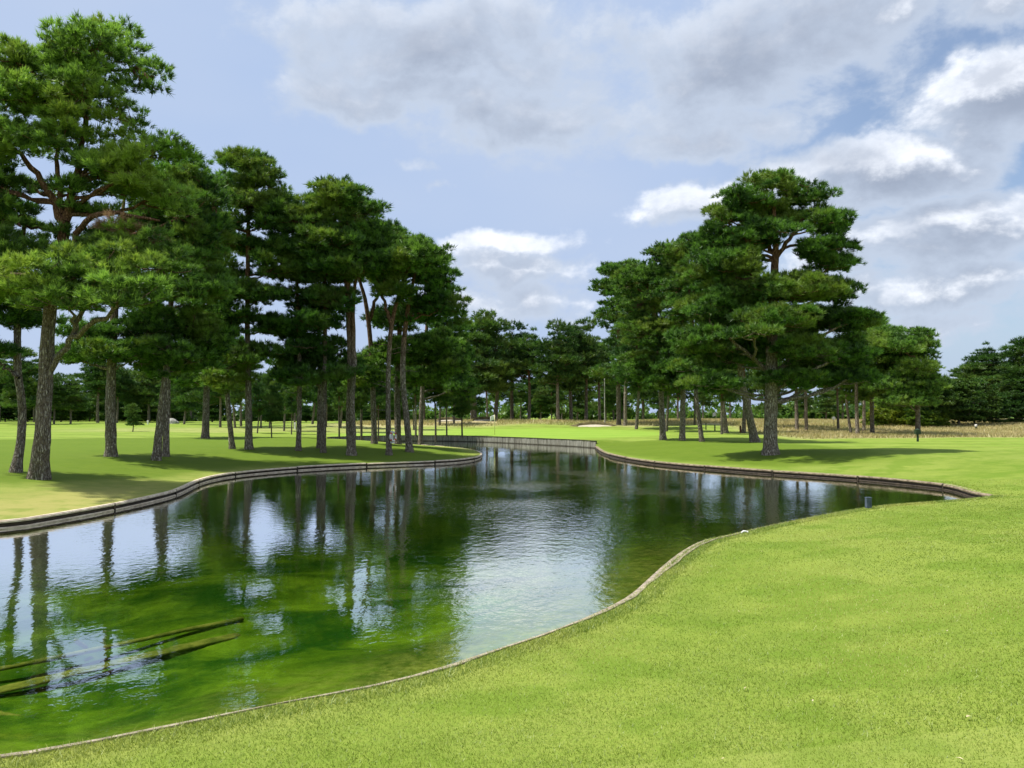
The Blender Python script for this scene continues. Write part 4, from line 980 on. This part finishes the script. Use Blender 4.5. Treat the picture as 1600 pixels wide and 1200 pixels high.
# ------------------------------------------------------------------ small things
def flag(base_px, Hpole, label, group, Y=None, side=-1):
    b = hit(*base_px)
    if Y: a_, _ = ray(*base_px); b = Vector((a_*Y, Y, gz(a_*Y, Y)))
    r_ = empty('flagstick', b, label, 'flagstick', group)
    m = MB(); m.tube([(0, 0, -.1), (0, 0, Hpole)], .03, 8); m.tube([(0, 0, Hpole-.01), (0, 0, Hpole+.03), (0, 0, Hpole+.05)], [.03, .035, .01], 8); m.build('pole', M_yellow, r_, True)
    m = MB(); nx, nz = 12, 8; V = []; Fc = []
    for i in range(nx+1):
        for j in range(nz+1):
            u, v = i/nx, j/nz; V.append((side*(.03+u*.46), .07*math.sin(u*6)*(1-.3*v), Hpole-.02-v*.50-u*u*.20))
    for i in range(nx):
        for j in range(nz): k = i*(nz+1)+j; Fc.append((k, k+1, k+nz+2, k+nz+1))
    m.add(V, Fc); f_ = m.build('flag', M_white, r_, True); sm = f_.modifiers.new('thickness', 'SOLIDIFY'); sm.thickness = .006
    return r_
flag((773, 679.5), 2.15, 'white flag on a pale stick on the green behind the plank wall', None)
flag((1119, 665), 1.6, 'small distant white flag beyond the dry grass between the right trunks', None, Y=105)
# life ring on the pale pine
c = hit(608, 711); sc_ = c.y/F; a_, b_ = ray(614, 682)
lc = Vector((a_*(c.y-.12), c.y-.12, CAMZ+b_*c.y)); rt = empty('life_ring', lc, 'white life ring with orange-red bands hung on the pale grey pine', 'life ring')
rt.rotation_euler = (0, 0, math.radians(58))
def torus_arc(a0, a1, R, r, n=20, m_=10):
    pts_ = [(R*math.cos(a0+(a1-a0)*i/n), 0, R*math.sin(a0+(a1-a0)*i/n)) for i in range(n+1)]; t = MB(); t.tube(pts_, r, m_); return t
ring_ = torus_arc(0, 2*math.pi, .26, .050, 28).build('ring', M_white, rt, True)
for k in range(4):
    a0 = math.pi/4+k*math.pi/2; torus_arc(a0-.2, a0+.2, .26, .053, 6).build('band', M_red, ring_, True)
m = MB(); m.tube([(0, 0, .28), (0, .1, .42)], .012, 6); m.build('rope', M_brown, rt)
m = MB(); m.box((0, .09, 0), (.22, .04, .66)); m.box((0, .03, -.36), (.26, .14, .07)); m.build('holder_board', M_white, rt)
# blue grey box post at the near edge of the right arm
c = hit(1357, 797); a_, _ = ray(1357, 797); Yb = c.y+.35
bx_ = Vector((a_*Yb, Yb, gz(a_*Yb, Yb))); r_ = empty('marker_post', bx_, 'blue-grey metal box post standing at the near edge of the right arm', 'post')
m = MB(); m.box((0, 0, .04), (.13, .12, .50)); m.build('box_body', M_blue, r_); m = MB(); m.box((0, 0, .302), (.15, .14, .02)); m.build('cap', M_blue, r_)
# white curved thing at the kerb
c = hit(1163, 834); r_ = empty('pipe_end', c, 'small white curved pipe end lying on the bank at the kerb corner', 'pipe')
m = MB(); m.tube([(-.06, 0, -.02), (-.055, 0, .03), (-.02, 0, .055), (.03, 0, .055), (.06, 0, .04)], .018, 10); m.build('elbow', M_white, r_, True)
m = MB(); m.tube([(.057, 0, .042), (.078, 0, .033)], .023, 10); m.build('collar', M_white, r_, True)
# dark green ball-washer like post by the right pine
def post(base_px, h, w, mat, label, name='marker_post', cat='post', head=None, Y=None, group=None):
    b = hit(*base_px)
    if Y: a_, _ = ray(*base_px); b = Vector((a_*Y, Y, gz(a_*Y, Y)))
    r_ = empty(name, b, label, cat, group); m = MB(); m.tube([(0, 0, -.15), (0, 0, h*.5), (0, 0, h)], [w*.5, w*.48, w*.46], 10); m.build('shaft', mat, r_)
    m = MB()
    if head == 'disc': m.tube([(0, -.03, h+.12), (0, .03, h+.12)], .22, 16); m.build('disc', M_white, r_)
    elif head == 'box': m.box((0, 0, h+.10), (w*2.2, w*1.8, .34)); m.tube([(0, 0, h+.26), (0, 0, h+.34)], [w*1.0, w*.3], 10); m.build('head_box', mat, r_)
    elif head == 'white': m.tube([(0, 0, h), (0, 0, h+.22), (0, 0, h+.25)], [w*.62, w*.62, w*.3], 10); m.build('white_cap', M_white, r_)
    else: m.tube([(0, 0, h), (0, 0, h+.02), (0, 0, h+.05)], [w*.46, w*.40, w*.08], 10); m.build('tip', mat, r_)
    return r_
post((1434, 690), .62, .16, M_black, 'dark green post with a box head in front of the lone right pine', head='box')
post((1157, 676), .75, .22, M_brown, 'short thick brown wooden post in the dry grass left of the leaning pine')
post((1117, 670), .7, .16, M_black, 'small dark post right of the pale dry-grass pine')
post((1103, 667), .8, .14, M_black, 'small dark post below the distant white flag')
post((1303, 668), 1.1, .06, M_black, 'thin post with a round white disc in the dry grass', head='disc')
post((1525, 671), .38, .22, M_black, 'white-topped dark marker on the far right fairway', head='white')
post((231, 663), .35, .26, M_white, 'white marker post on the far left fairway near the small tree', head='white')
post((461, 671), .6, .2, M_white, 'white post among the shaded trunks left of the thin bare pine', head='white')
post((945, 666), 6.5, .14, M_stone, 'tall thin pale pole behind the bunker, left of the right group', name='pole', cat='pole')
# small young tree on the far left fairway and the boulder
place('p5', 208, 84, Htop(628, 84), 'small low pine alone on the far left fairway', None)
b = hit(268, 662); r_ = None; m = MB()
rgb = random.Random(3); V = []; Fc = []; nu, nv = 14, 8
for j in range(nv+1):
    for i in range(nu):
        a = 2*math.pi*i/nu; t = math.pi/2*j/nv; k = 1+.12*math.sin(3*a+j)+rgb.uniform(-.05, .05)
        V.append((1.25*math.cos(a)*math.cos(t)*k, .8*math.sin(a)*math.cos(t)*k, -.1+.95*math.sin(t)*k))
for j in range(nv):
    for i in range(nu): Fc.append((j*nu+i, j*nu+(i+1) % nu, (j+1)*nu+(i+1) % nu, (j+1)*nu+i))
m.add(V, Fc); o_ = m.build('boulder', M_stone, smooth=True); o_.location = b; tag(o_, 'pale rounded boulder far back on the left beside the wood', 'boulder')
